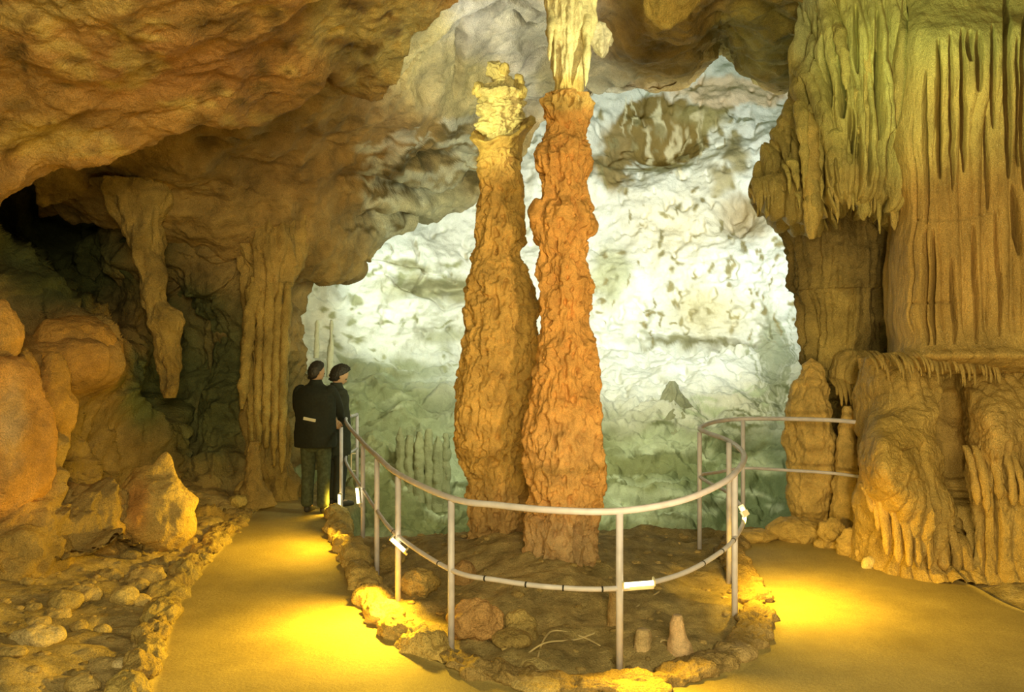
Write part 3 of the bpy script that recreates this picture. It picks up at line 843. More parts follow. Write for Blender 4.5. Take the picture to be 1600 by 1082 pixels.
def mound_fn(P):
    px, py = project(P)
    low = smooth01((py - 750 + 40 * (px > 1490)) / 60)
    neck = smooth01((640 - py) / 40)
    return ribs(P * np.array((9.5, 1, 0.8)), 1, 423) * 0.07 * np.maximum(low, neck) + cracks(P, SGROOVE)


relief('base_mound', rows, 460, 420, [('fbm', 1.6, 0.06, 3, 425), ('billow', 9, 0.010, 3, 429), ('fbm', 5, 0.018, 3, 431)], M_FLOW, (0.48, 0.325, 0.10),
       [(1400, 720, 70, 60, (0.52, 0.34, 0.09), 0.6), (1545, 680, 70, 70, (0.52, 0.34, 0.11), 0.6)], TC, back=(0.5, 1, 0), thick=1.0, warp=10,
       pits=[(1400, 850, 10, 40, -0.2), (1376, 845, 8, 40, -0.25)], fn=mound_fn)
for x, y0, y1, w_, d in ((1385, 770, 868, 12, 6.62), (1402, 775, 880, 10, 6.58), (1418, 778, 885, 11, 6.55), (1434, 780, 888, 12, 6.55), (1370, 765, 830, 9, 6.7), (1452, 800, 890, 12, 6.55), (1475, 830, 892, 14, 6.6), (1495, 820, 895, 12, 6.62), (1512, 840, 897, 14, 6.6), (1360, 760, 800, 8, 6.75),
                         (1560, 690, 780, 10, 6.40), (1582, 690, 790, 10, 6.38), (1540, 700, 800, 10, 6.42), (1596, 700, 790, 9, 6.36), (1525, 700, 790, 10, 6.5)):
    stalactite('drip_pipe', x, y0, x + 2, y1, w_ * 1.3, d, M_FLOW, (0.50, 0.33, 0.10), TC, int(x), 0.75, 16, 40)

# ---- hanging drapery left of the curtain
TH = thing('hanging_drapery', W(1300, 320, 7.5), 'greenish flowstone drapery hanging in a flared canopy of stalactites', 'flowstone')
xs0 = [1250, 1280, 1312, 1345, 1380, 1420]
rows = []
for y, xl, a in ((-90, 1246, 0.4), (0, 1251, 0.15), (60, 1252, 0), (105, 1248, 0), (140, 1240, -0.05), (180, 1232, -0.1), (230, 1206, -0.1), (270, 1188, -0.1), (305, 1180, -0.1), (328, 1182, 0.0), (310, 1196, 0.5)):
    r_ = []
    for k, x in enumerate(xs0):
        f = k / 5
        xx = xl + (1420 - xl) * f
        yy = y + (0 if y < 250 else (-18, 5, -6, -30, -20, 0)[k])
        r_.append((xx, yy, (8.1, 7.7, 7.5, 7.4, 7.35, 7.4)[k] + a))
    rows.append(r_)
CG = [([(1287, 205), (1286, 330)], 3, 0.3), ([(1262, 20), (1262, 110)], 2.5, 0.2), ([(1276, 20), (1279, 120)], 2.5, 0.22), ([(1322, 90), (1316, 190)], 4, 0.35), ([(1330, 170), (1326, 260)], 4, 0.35), ([(1368, 30), (1372, 220)], 3, 0.35), ([(1393, 10), (1400, 200)], 2.5, 0.3), ([(1300, 220), (1298, 330)], 3, 0.3),
      ([(1352, 120), (1356, 290)], 3, 0.25), ([(1260, 170), (1255, 300)], 3, 0.25), ([(1240, 200), (1232, 300)], 3, 0.2), ([(1222, 230), (1216, 310)], 3, 0.2), ([(1340, 200), (1340, 320)], 3, 0.25), ([(1295, 60), (1300, 170)], 2.5, 0.2), ([(1338, 20), (1342, 120)], 2.5, 0.2), ([(1385, 210), (1388, 320)], 3, 0.25), ([(1270, 130), (1266, 180)], 3, 0.15)]
relief('canopy', rows, 260, 300, [('rib', (7.0, 1.0, 1.6), 0.15, 2, 441), ('rib', (16, 1.0, 2.4), 0.05, 2, 445), ('fbm', 2.0, 0.06, 3, 449), ('fbm', (9, 9, 5), 0.012, 3, 447)], M_FLOW, (0.43, 0.34, 0.115),
       [(1265, 30, 30, 60, (0.62, 0.66, 0.42), 0.6), (1340, 60, 90, 80, (0.52, 0.46, 0.16), 0.7), (1220, 300, 50, 40, (0.33, 0.25, 0.08), 0.6)], TH, back=(0.4, 1, 0), thick=0.8, warp=10,
       fn=lambda P: cracks(P, CG, 3.0))
for n_, (x0, y0, x1, y1, w_) in enumerate(((1270, 170, 1269, 374, 30), (1286, 200, 1283, 312, 14), (1243, 240, 1246, 298, 16), (1226, 255, 1224, 290, 13), (1206, 270, 1197, 343, 18), (1190, 280, 1186, 322, 12),
                                           (1214, 275, 1211, 322, 12), (1306, 190, 1312, 312, 40), (1322, 200, 1324, 308, 26), (1345, 120, 1366, 286, 34), (1338, 240, 1350, 345, 30), (1374, 260, 1375, 366, 13),
                                           (1390, 270, 1398, 360, 20), (1382, 30, 1392, 180, 26), (1318, 30, 1322, 140, 22), (1404, 60, 1402, 300, 26), (1258, 150, 1258, 300, 22), (1296, 150, 1296, 292, 20), (1360, 40, 1352, 160, 20), (1234, 250, 1234, 305, 10), (1250, 290, 1249, 330, 9), (1180, 290, 1179, 318, 9),
                                           (1360, 290, 1358, 340, 14), (1332, 280, 1334, 330, 12))):
    stalactite('stalactite', x0, y0, x1, y1, w_, 7.32 + (0.35 if x0 < 1230 else 0), M_FLOW, (0.46, 0.37, 0.12) if n_ % 3 else (0.52, 0.38, 0.12), TH, n_ + 60, 0.4 if w_ > 24 else 0.12, 20, 50)

rr = random.Random(17)
for k in range(15):
    x = 1184 + k * 5.6
    e = 318 - (x - 1184) * 0.22
    stalactite('stalactite', x + 3, e - 45, x + rr.uniform(-2, 1), e + rr.uniform(0, 26), rr.uniform(8, 14), 7.62 - k * 0.012, M_FLOW, (0.42, 0.32, 0.11), TH, k + 130, 0.06, 14, 30)
for k in range(11):
    x = 1298 + k * 10.2
    stalactite('stalactite', x, 235, x + rr.uniform(-3, 3), 300 + rr.uniform(-10, 52), rr.uniform(9, 20), 7.30, M_FLOW, (0.45, 0.34, 0.115), TH, k + 160, 0.1, 16, 40)

# ---- column behind the drapery
TB = thing('flowstone_pillar', W(1330, 840, 8.4), 'dark fluted flowstone pillar standing behind the hanging stalactites', 'flowstone')
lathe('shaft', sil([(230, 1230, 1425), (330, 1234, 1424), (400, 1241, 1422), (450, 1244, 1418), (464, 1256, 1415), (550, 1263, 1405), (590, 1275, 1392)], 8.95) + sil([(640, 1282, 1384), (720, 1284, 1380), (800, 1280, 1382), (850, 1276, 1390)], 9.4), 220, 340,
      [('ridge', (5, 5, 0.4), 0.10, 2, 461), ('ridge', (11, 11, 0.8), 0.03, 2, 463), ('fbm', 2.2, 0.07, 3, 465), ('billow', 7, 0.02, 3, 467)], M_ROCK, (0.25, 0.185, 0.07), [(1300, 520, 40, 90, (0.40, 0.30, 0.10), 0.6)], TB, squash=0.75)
lathe('skirt', sil([(548, 1318, 1366), (560, 1308, 1374), (585, 1302, 1376), (598, 1304, 1374), (604, 1312, 1366)], 8.5), 120, 90, [('ridge', (9, 9, 1.2), 0.03, 3, 471)], M_FLOW, (0.46, 0.33, 0.11), (), TB)
for k in range(9):
    x = 1308 + k * 7.4
    stalactite('drip', x, 592, x, 618 + (k * 37 % 19), 9, 8.25, M_FLOW, (0.44, 0.31, 0.10), TB, k + 90, 0.3, 10, 16)

# ---- stalagmites at its foot
o = lathe('stalagmite', sil([(560, 1264, 1270), (572, 1256, 1280), (588, 1249, 1284), (602, 1238, 1288), (640, 1230, 1298), (690, 1228, 1304), (740, 1231, 1302), (790, 1236, 1300), (822, 1233, 1306), (845, 1226, 1316)], 8.55), 160, 260,
          [('fbm', 3, 0.05, 3, 481), ('billow', (9, 9, 6), -0.022, 3, 485)], M_COL, (0.64, 0.44, 0.15))
tag(o, 'tall tan stalagmite in front of the white wall by the rail', 'stalagmite')
o = lathe('stalagmite', sil([(635, 1322, 1328), (650, 1317, 1332), (680, 1311, 1337), (720, 1307, 1340), (745, 1305, 1341), (790, 1302, 1344), (842, 1298, 1350)], 8.15), 110, 160,
          [('fbm', 4, 0.03, 3, 491), ('ridge', (9, 9, 3), 0.015, 3, 495)], M_COL, (0.62, 0.43, 0.15))
tag(o, 'shorter pointed stalagmite beside the tall tan one', 'stalagmite')

# ================================================================== LEFT SIDE
TP = thing('flowstone_pillar', W(415, 770, 10.2), 'fluted brown flowstone pillar beside the standing visitors', 'flowstone')
lathe('shaft', sil([(300, 350, 470), (340, 362, 478), (400, 376, 470), (450, 388, 452), (520, 392, 446), (600, 386, 444), (680, 384, 446), (730, 384, 458), (765, 376, 470), (800, 366, 480)], 10.3), 160, 300,
      [('ridge', (6, 6, 0.35), 0.08, 2, 501), ('fbm', 2.5, 0.05, 3, 505)], M_ROCK, (0.42, 0.30, 0.10), (), TP, squash=0.8)
for x0, y0, x1, y1, w_ in ((393, 430, 378, 640, 20), (404, 440, 402, 720, 15), (418, 430, 416, 700, 16), (432, 440, 428, 730, 14), (445, 440, 440, 740, 14), (385, 560, 398, 752, 14)):
    stalactite('strand', x0, y0, x1, y1, w_, 9.95, M_ROCK, (0.44, 0.32, 0.10), TP, int(x0), 0.6, 16, 60)
o = lathe('stalagmite', sil([(690, 392, 402), (705, 389, 404), (740, 385, 408), (765, 376, 418), (790, 366, 430)], 9.6), 60, 80, [('fbm', 6, 0.03, 3, 511)], M_ROCK, (0.42, 0.30, 0.11))
tag(o, 'small stalagmite at the foot of the fluted left pillar', 'stalagmite')

# hanging tongue of rock
TT = thing('rock_pendant', W(245, 622, 9.1), 'long jagged rock pendant hanging in the dark left hollow', 'rock')
lathe('tongue', sil([(285, 150, 260), (330, 176, 256), (380, 204, 252), (420, 216, 256), (470, 224, 264), (500, 236, 282), (560, 248, 282), (600, 252, 280), (622, 262, 274)], 9.3), 120, 200, [('ridge', (4, 4, 1.5), 0.05, 3, 521), ('fbm', 3, 0.05, 3, 523)], M_ROCK, (0.40, 0.29, 0.105), (), TT, squash=0.8)
# rock masses at the left edge
o = blob('rock_bulge', W(115, 545, 8.3), (0.40, 0.5, 0.36), [('fbm', 1.8, 0.10, 4, 531), ('ridge', 4, 0.03, 3, 533)], M_ROCK, (0.50, 0.29, 0.085), rot=-0.4)
tag(o, 'rounded orange brown rock bulge jutting from the left wall', 'rock')
o = blob('rock_lobe', W(84, 640, 7.5), (0.15, 0.2, 0.50), [('fbm', 2.6, 0.06, 4, 581), ('ridge', 5, 0.02, 3, 583)], M_ROCK, (0.46, 0.28, 0.085))
tag(o, 'tall narrow brown rock lobe between the orange block and the bulge', 'rock')
o = blob('rock_outcrop', W(2, 515, 6.4), (0.13, 0.2, 0.24), [('fbm', 2.6, 0.05, 4, 591), ('ridge', 5, 0.02, 3, 593)], M_ROCK, (0.54, 0.32, 0.10))
tag(o, 'small orange rock outcrop at the left edge above the orange block', 'rock')
o = blob('rock_block', W(8, 690, 6.3), (0.30, 0.4, 0.66), [('fbm', 1.6, 0.09, 4, 541), ('ridge', 4, 0.025, 3, 543)], M_ROCK, (0.56, 0.31, 0.10), [(20, 660, 20, 60, (0.62, 0.42, 0.22), 0.7)])
tag(o, 'upright orange rock block at the left edge of the photo', 'rock')
o = blob('rock_lump', W(130, 835, 7.1), (0.42, 0.4, 0.40), [('fbm', 2.2, 0.12, 4, 551), ('ridge', 3.5, 0.05, 3, 553)], M_ROCK, (0.42, 0.28, 0.10))
tag(o, 'knobbly brown rock lump between the left wall and the boulder', 'rock')
o = blob('rock_lump', W(30, 880, 6.3), (0.32, 0.35, 0.36), [('fbm', 2.4, 0.10, 4, 561), ('ridge', 3.5, 0.05, 3, 563)], M_ROCK, (0.36, 0.25, 0.09))
tag(o, 'dark rock lump below the orange block at the left edge', 'rock')


def boulder_fn(P, S):
    top = np.clip(S[:, 2], 0, 1)
    P = P.copy()
    P[:, 2] += np.exp(-((S[:, 0] - 0.28) ** 2 + S[:, 1] ** 2) / 0.05) * 0.13 * (S[:, 2] > 0)
    P[:, 0] += -0.10 * np.minimum(S[:, 2], 0) * 0.6
    return P


o = blob('boulder', W(241, 800, 7.5), (0.375, 0.34, 0.41), [('fbm', 1.7, 0.08, 3, 571), ('ridge', 3.0, 0.03, 3, 573)], M_ROCK, (0.52, 0.36, 0.12), [(215, 790, 22, 40, (0.42, 0.22, 0.07), 0.5), (270, 780, 30, 50, (0.60, 0.44, 0.17), 0.8)], fn=boulder_fn, sub=6)
tag(o, 'large rounded tan boulder with a small peak beside the path', 'boulder')

# ---- stones along the path's left edge and rubble on the verge
rr = random.Random(21)
PL = np.array(OUT[1:9])
PLc = cr(PL, 200)
kerb_labels = ['low kerb stone along the left path edge, {} from the visitors']
ordw = ['first', 'second', 'third', 'fourth', 'fifth', 'sixth', 'seventh', 'eighth', 'ninth', 'tenth', 'eleventh', 'twelfth', 'thirteenth', 'fourteenth', 'fifteenth', 'sixteenth', 'seventeenth', 'eighteenth', 'nineteenth', 'twentieth', 'twenty-first', 'twenty-second', 'twenty-third', 'twenty-fourth', 'twenty-fifth', 'twenty-sixth']
s = np.concatenate([[0], np.cumsum(np.linalg.norm(np.diff(PLc, axis=0), axis=1))])
pos = 0.1
n_ = 0
while pos < s[-1] - 0.1 and n_ < 22:
    i = int(np.searchsorted(s, pos))
    ln = rr.uniform(0.20, 0.36)
    p = PLc[i]
    tdir = PLc[min(i + 2, 199)] - PLc[max(i - 2, 0)]
    ang = math.atan2(tdir[1], tdir[0])
    bm_o = blob('kerb_stone', (0, 0, 0), (ln * 0.6, 0.11, 0.065), [('fbm', 4, 0.045, 4, n_ + 600), ('ridge', 7, 0.03, 3, n_ + 620)], M_ROCK, (0.46, 0.35, 0.13) if n_ % 2 else (0.40, 0.29, 0.11), sub=5)
    bm_o.location = (p[0] - 0.07 + rr.uniform(-0.02, 0.02), p[1], 0.02 + rr.uniform(-0.015, 0.02))
    bm_o.rotation_euler = (rr.uniform(-0.15, 0.15), rr.uniform(-0.1, 0.1), ang)
    tag(bm_o, 'rough kerb stone on the left path edge, %s counting from the visitors' % ordw[n_], 'kerb stone', 'kerb stones along the left path')
    pos += ln
    n_ += 1

rub = [(60, 995, 38, 16, (0.66, 0.52, 0.28), 'flat pale stone on the dirt at far lower left'), (190, 1040, 24, 9, (0.66, 0.54, 0.32), 'flat cream stone near the path at lower left'),
       (195, 932, 20, 12, (0.52, 0.40, 0.17), 'tan stone on the dirt below the boulder'), (230, 910, 30, 20, (0.46, 0.34, 0.14), 'brown stone under the boulder'), (130, 1070, 26, 12, (0.46, 0.34, 0.14), 'tan stone at the bottom edge of the dirt verge'),
       (385, 765, 16, 13, (0.50, 0.36, 0.12), 'round stone by the pillar foot beside the path'), (372, 785, 13, 10, (0.52, 0.40, 0.14), 'small stone just in front of the round stone by the path'), (100, 940, 26, 14, (0.40, 0.30, 0.12), 'dull stone in front of the rock lumps'), (215, 1015, 14, 8, (0.60, 0.46, 0.22), 'small pale stone beside the left kerb'), (160, 985, 12, 7, (0.52, 0.40, 0.18), 'little tan stone in the middle of the dirt verge')]
for n_, (x, y, rx, rz, col, lab) in enumerate(rub):
    g = G(x, y, 0.12 if x < 300 else 0.03)
    gz_ = float(ground_z(np.array([[g[0], g[1]]]))[0])
    g = G(x, y, gz_ + rz / F * g[1] * 0.5)
    k = g[1] / F
    o = blob('stone', g, (rx * k, rx * k * 0.8, rz * k), [('ridge', 6, rz * k * 0.3, 3, 640 + n_)], M_ROCK, col, sub=4)
    tag(o, lab, 'stone')

rr = random.Random(71)
n_ = 0
while n_ < 34:
    x, y = rr.uniform(-4.3, -2.2), rr.uniform(4.5, 8.0)
    px_, py_ = CX + x / y * F, CY + HC / y * F
    if px_ < -20 or poly_sdf(np.array([[x, y]]), PATH_POLY)[0] < 0.18:
        continue
    z = float(ground_z(np.array([[x, y]]))[0])
    r = rr.uniform(0.035, 0.085)
    o = blob('stone', (x, y, z + r * 0.2), (r * rr.uniform(1.0, 1.6), r, r * rr.uniform(0.5, 0.8)), [('ridge', 7, r * 0.35, 3, 900 + n_)], M_ROCK, tuple(np.array((0.46, 0.34, 0.14)) * rr.uniform(0.7, 1.3)), sub=4)
    tag(o, 'rough brown stone strewn on the dirt verge left of the path', 'stone', 'brown stones strewn on the left verge')
    n_ += 1

# small rocks scattered over the verge, too many to count
rr = random.Random(5)
allV, allF, allT, off = [], [], [], 0
bm = bmesh.new(); bmesh.ops.create_icosphere(bm, subdivisions=2, radius=1)
S = np.array([v.co[:] for v in bm.verts]); FI = np.array([[v.index for v in f.verts] for f in bm.faces]); bm.free()
for k in range(900):
    if k < 620:
        x, y = rr.uniform(-5.2, -2.1), rr.uniform(4.2, 9.5)
    else:
        x, y = rr.uniform(-1.5, 2.0), rr.uniform(4.6, 8.2)
    if poly_sdf(np.array([[x, y]]), PATH_POLY)[0] < 0.05:
        continue
    z = float(ground_z(np.array([[x, y]]))[0])
    r = rr.uniform(0.008, 0.03) * (1.4 if rr.random() < 0.15 else 1)
    Pk = S * np.array([r * rr.uniform(0.8, 1.5), r, r * 0.6]) * (1 + 0.35 * pn(S * 1.3, k)[:, None]) + np.array([x, y, z])
    allV.append(Pk); allF.append(FI + off); off += len(S)
    c_ = np.array((0.40, 0.29, 0.12)) * rr.uniform(0.7, 1.5)
    allT.append(np.tile(c_, (len(S), 1)))
o = link('gravel', raw_mesh('gravel', np.concatenate(allV), np.concatenate(allF), np.concatenate(allT)), M_ROCK)
tag(o, 'loose gravel strewn over the earth on both sides of the path', 'gravel', kind='stuff')

# ---- rim stones of the ring
rr = random.Random(33)
s = np.concatenate([[0], np.cumsum(np.linalg.norm(np.diff(INC, axis=0), axis=1))])
pos, n_ = 0.9, 0
while pos < s[-1] - 0.6 and n_ < 40:
    i = int(np.searchsorted(s, pos))
    ln = rr.uniform(0.34, 0.62)
    p = INC[min(i, 239)]
    tdir = INC[min(i + 2, 239)] - INC[max(i - 2, 0)]
    ang = math.atan2(tdir[1], tdir[0])
    nrm = np.array([tdir[1], -tdir[0]]) / np.linalg.norm(tdir) * -1
    left = p[0] < 0.1
    o = blob('rim_stone', (0, 0, 0), (ln * 0.62, 0.11, 0.085 if left and p[1] > 5 else 0.035), [('fbm', 4, 0.05, 4, n_ + 700), ('ridge', 7, 0.035, 4, n_ + 720)], M_ROCK,
             (0.60, 0.44, 0.16) if left and p[1] > 5 else (0.34, 0.24, 0.10), sub=5)
    o.location = (p[0] + nrm[0] * 0.06, p[1] + nrm[1] * 0.06, 0.02)
    o.rotation_euler = (rr.uniform(-0.15, 0.15), rr.uniform(-0.1, 0.1), ang)
    side = 'left' if left and p[1] > 5 else ('front' if p[1] < 5.2 else 'right')
    tag(o, 'rough rim stone edging the %s of the ring, %s clockwise from the visitors' % (side, ordw[n_] if n_ < 26 else 'one of the last'), 'rim stone', 'rim stones around the railed bed')
    pos += ln
    n_ += 1

# ---- stones, stumps and rocks inside the bed
bed = [(745, 968, 42, 34, (0.50, 0.30, 0.13), 'rounded reddish rock in the bed beside the front left post', 'rock'), (655, 915, 30, 24, (0.38, 0.28, 0.11), 'dull brown rock behind the lamp post in the bed', 'rock'),
       (815, 970, 24, 26, (0.42, 0.31, 0.12), 'lumpy rock at the foot of the orange stalagmite', 'rock'), (800, 995, 30, 14, (0.36, 0.26, 0.10), 'flat rock just in front of the lumpy one', 'rock'), (725, 905, 20, 18, (0.40, 0.25, 0.11), 'small reddish rock left of the ochre stalagmite foot', 'rock'),
       (610, 870, 22, 16, (0.42, 0.31, 0.12), 'rock by the rim behind the left rail posts', 'rock'), (845, 1052, 50, 10, (0.50, 0.38, 0.17), 'flat slab at the front rim below the cables', 'rock'), (1000, 1058, 50, 10, (0.62, 0.46, 0.16), 'flat yellowish slab at the foot of the front post', 'rock'),
       (1150, 1005, 34, 14, (0.40, 0.29, 0.14), 'brown slab beside the right front post', 'rock'), (1090, 1025, 26, 6, (0.52, 0.36, 0.20), 'thin pale slab right of the pink stump', 'rock')]
for n_, (x, y, rx, rz, col, lab, cat) in enumerate(bed):
    g = G(x, y + rz * 0.7, 0.05)
    gz_ = float(ground_z(np.array([[g[0], g[1]]]))[0])
    k = g[1] / F
    o = blob('rock', (g[0], g[1], max(gz_, 0) + rz * k * 0.6), (rx * k, rx * k * 0.8, rz * k), [('fbm', 4, rz * k * 0.35, 3, 740 + n_), ('ridge', 9, rz * k * 0.15, 3, 760 + n_)], M_ROCK, col, sub=5)
    tag(o, lab, cat)
for nm, rws, dpt, col, lab in (('stalagmite_stump', [(984, 995, 1014), (990, 993, 1017), (1010, 992, 1018), (1022, 990, 1020)], 5.05, (0.62, 0.46, 0.26), 'short flat-topped stalagmite stump right of the front post'),
                               ('stalagmite_stump', [(962, 1052, 1064), (970, 1048, 1066), (990, 1046, 1072), (1010, 1044, 1080), (1030, 1042, 1088)], 5.0, (0.66, 0.46, 0.28), 'pinkish bottle-shaped stalagmite stump between the front and right posts'),
                               ('stalagmite_stump', [(925, 951, 970), (950, 950, 970), (990, 948, 972), (1002, 944, 974)], 5.5, (0.54, 0.36, 0.17), 'squat tan stump behind the front post')):
    o = lathe(nm, sil(rws, dpt), 60, 70, [('fbm', 8, 0.012, 3, int(dpt * 100))], M_COL, col)
    tag(o, lab, 'stalagmite', 'stalagmite stumps in the bed')

# pale cables lying on the bed
for n_, (pts, lab) in enumerate((([(726, 1008), (745, 1000), (770, 1002), (798, 1028)], 'short pale cable arching on the earth right of the front left post'),
                                 ([(810, 1034), (850, 1006), (900, 1000), (942, 985)], 'pale cable running up to the right towards the front post'),
                                 ([(838, 1036), (850, 1000), (868, 986), (910, 996), (938, 1010)], 'looped pale cable crossing the straighter one'),
                                 ([(975, 965), (1000, 945), (1030, 925)], 'thin pale cable hanging behind the front lamp'),
                                 ([(1028, 1014), (1034, 1002), (1044, 1002)], 'tiny pale cable loop between the two stumps'))):
    P3 = []
    for x, y in pts:
        g = G(x, y, 0.08)
        z = float(ground_z(np.array([[g[0], g[1]]]))[0]) + 0.008
        g = G(x, y, max(z, 0.01))
        P3.append((g[0], g[1], max(z, 0.01)))
    o = link('cable', tube_mesh('cable', P3, 0.006, 8, smooth_n=40), M_CABLE)
    tag(o, lab, 'cable', 'cables lying in the bed')

# rocks and slabs along the right path's far edge
right = [(1185, 838, 30, 10, 'flat tan slab at the back end of the right path'), (1250, 830, 46, 18, 'broad tan slab at the foot of the tall stalagmite'), (1302, 838, 18, 24, 'upright tan rock at the path edge beside the mound'), (1330, 850, 22, 22, 'lumpy tan rock in the middle of the path-edge row'),
         (1350, 862, 16, 18, 'tan rock nearest the dome in the path-edge row'), (1357, 880, 9, 11, 'little pale rock standing before the path-edge row'), (1285, 850, 12, 8, 'small stone left of the path-edge row')]
for n_, (x, y, rx, rz, lab) in enumerate(right):
    g = G(x, y + rz * 0.8, 0.0)
    k = g[1] / F
    o = blob('rock', (g[0], g[1], rz * k * 0.75), (rx * k, rx * k * 0.7, rz * k), [('fbm', 4, rz * k * 0.35, 3, 780 + n_), ('ridge', 9, rz * k * 0.15, 3, 790 + n_)], M_COL, (0.52, 0.36, 0.12) if rz != 11 else (0.7, 0.55, 0.25), sub=5)
    tag(o, lab, 'rock')

# ---- features on the back wall
o = lathe('stalagmite', sil([(596, 1046, 1055), (606, 1040, 1061), (625, 1033, 1070), (645, 1024, 1084), (665, 1014, 1102), (700, 1008, 1112), (720, 1005, 1116)], 13.22), 110, 130, [('fbm', 2.5, 0.06, 3, 801), ('ridge', (6, 6, 1), 0.04, 3, 803)], M_CALC, (0.34, 0.34, 0.22))
tag(o, 'grey cone stalagmite on the back slope right of the columns', 'stalagmite')
for x0, y0, x1, y1, w_, lab in ((494, 560, 496, 500, 9, 'thin pale stalagmite on the back slope, left of a pair'), (516, 590, 518, 500, 10, 'thin pale stalagmite on the back slope, right of a pair above the visitors')):
    o = stalactite('stalagmite', x0, y0, x1, y1, w_, 12.0, M_CALC, (0.66, 0.70, 0.56), None, int(x0), 0.5, 14, 40, bury=0)
    tag(o, lab, 'stalagmite', 'pair of thin stalagmites above the visitors')
for k, (x, w_) in enumerate(((626, 12), (640, 13), (655, 15), (670, 12), (684, 14), (697, 11))):
    o = stalactite('stalagmite', x, 800, x, 668 + (k * 29 % 17), w_ * 1.3, 11.3, M_CALC, (0.36, 0.37, 0.22), None, k + 820, 0.75, 16, 50, bury=0)
    tag(o, 'slender grey pillar left of the columns, %s in its row of six' % ordw[k], 'stalagmite', 'row of slender pillars behind the railing')
# yellow pendant at the top
o = lathe('rock_pendant', sil([(-60, 990, 1110), (-20, 1000, 1100), (10, 1010, 1082), (30, 1022, 1062), (46, 1036, 1044)], 7.4), 80, 90, [('ridge', (4, 4, 1.4), 0.05, 3, 811)], M_ROCK, (0.62, 0.44, 0.13), (), None, squash=0.6)
tag(o, 'yellow rock pendant hanging from the roof right of the pale stalactite', 'rock')

# ================================================================== RAILING
posts = [(558, 648, 10.9), (533, 668, 9.41), (567, 697, 7.89), (589, 717, 6.73), (622, 745, 5.93), (705, 783, 5.13), (968, 803, 4.77), (1148, 738, 5.68), (1139, 692, 6.64), (1093, 676, 7.69), (1161, 657, 8.43)]
TRL = thing('handrail', (0.6, 4.9, 0), 'curved grey tube handrail ringing the two stalagmites', 'railing')
rail = [(558, 648, 10.9), (540, 657, 9.41), (567, 692, 7.89), (589, 713, 6.73), (622, 741, 5.93), (705, 779, 5.13), (780, 790, 4.9), (870, 798, 4.77), (968, 799, 4.77), (1060, 784, 5.0), (1120, 760, 5.35), (1150, 738, 5.68), (1163, 712, 6.3), (1140, 690, 7.0), (1106, 677, 7.5),
        (1094, 669, 7.75), (1120, 659, 8.15), (1162, 655, 8.43), (1230, 655, 8.1), (1300, 657, 7.85), (1357, 662, 7.6)]
top = np.array([W(*q) for q in rail])
link('top_rail', tube_mesh('top_rail', top, 0.021, 14, smooth_n=260), M_RAIL, TRL)
low = top.copy()
low[:, 2] -= 0.46
low[-5:, 2] -= 0.06
link('lower_rail', tube_mesh('lower_rail', low, 0.016, 12, smooth_n=260), M_RAIL, TRL)
for x, y, d in posts:
    a = np.array(W(x, y, d))
    b = a.copy()
    b[2] = min(float(ground_z(np.array([[a[0], a[1]]]))[0]), 0.0) - 0.03 if d < 8.2 else -0.1
    link('post', tube_mesh('post', [a, (a + b) / 2, b], 0.022, 16), M_RAIL, TRL)
lowc = cr(low, 260)
for k in (62, 74, 84, 92, 100, 108, 124, 132, 140, 26, 38, 50):
    p, q = lowc[k], lowc[k + 1]
    dv = (q - p) / np.linalg.norm(q - p) * 0.005
    link('cable_tie', tube_mesh('cable_tie', [p - dv, p, p + dv], 0.0185, 12), M_BLACK, TRL)
a = np.array(W(549, 712, 8.9))  # white lamp bracket on the far rail
link('lamp_bracket', tube_mesh('lamp_bracket', [a + (0.05, 0, 0.02), a + (0, 0, 0.02), a, a + (0, 0, -0.1), a + (0, 0, -0.17), a + (0.05, 0, -0.17)], 0.008, 8), M_HOUS, TRL)['label'] = 'white bracket on the far rail'


# ---- tube lamps tied to the lower rail
def tube_lamp(p, along, aim, length, label, power, size):
    """p: centre, along: direction of the tube, aim: where the reflector faces"""
    p, u, v = Vector(p), Vector(along).normalized(), Vector(aim).normalized()
    v = (v - u * v.dot(u)).normalized()
    wv = u.cross(v)
    R = Matrix((u, v, wv)).transposed().to_4x4()
    t_ = thing('tube_lamp', p, label, 'lamp', 'yellow tube lamps on the railing')
    link('housing', box_mesh('housing', p - v * 0.015 + Vector((0, 0.012, -0.036)), (length * 1.05, 0.008, 0.03), R, 0.002), M_HOUS, t_)
    for s_ in (-1, 1):
        link('end_cap', box_mesh('end_cap', p + u * s_ * length * 0.5 - v * 0.012, (0.012, 0.045, 0.045), R, 0.003), M_HOUS, t_)
    link('tube', tube_mesh('tube', [p - u * length * 0.46, p, p + u * length * 0.46], 0.014, 12), M_TUBE, t_)['label'] = 'glowing yellow tube'
    l = lamp('tube_light', 'AREA', p + v * 0.03, p + v, power, AMBER, length * 0.9, size_y=0.05)
    l.data.spread = math.radians(150)
    l.parent = t_
    l.matrix_parent_inverse = Matrix.Translation(t_.location).inverted()
    return t_


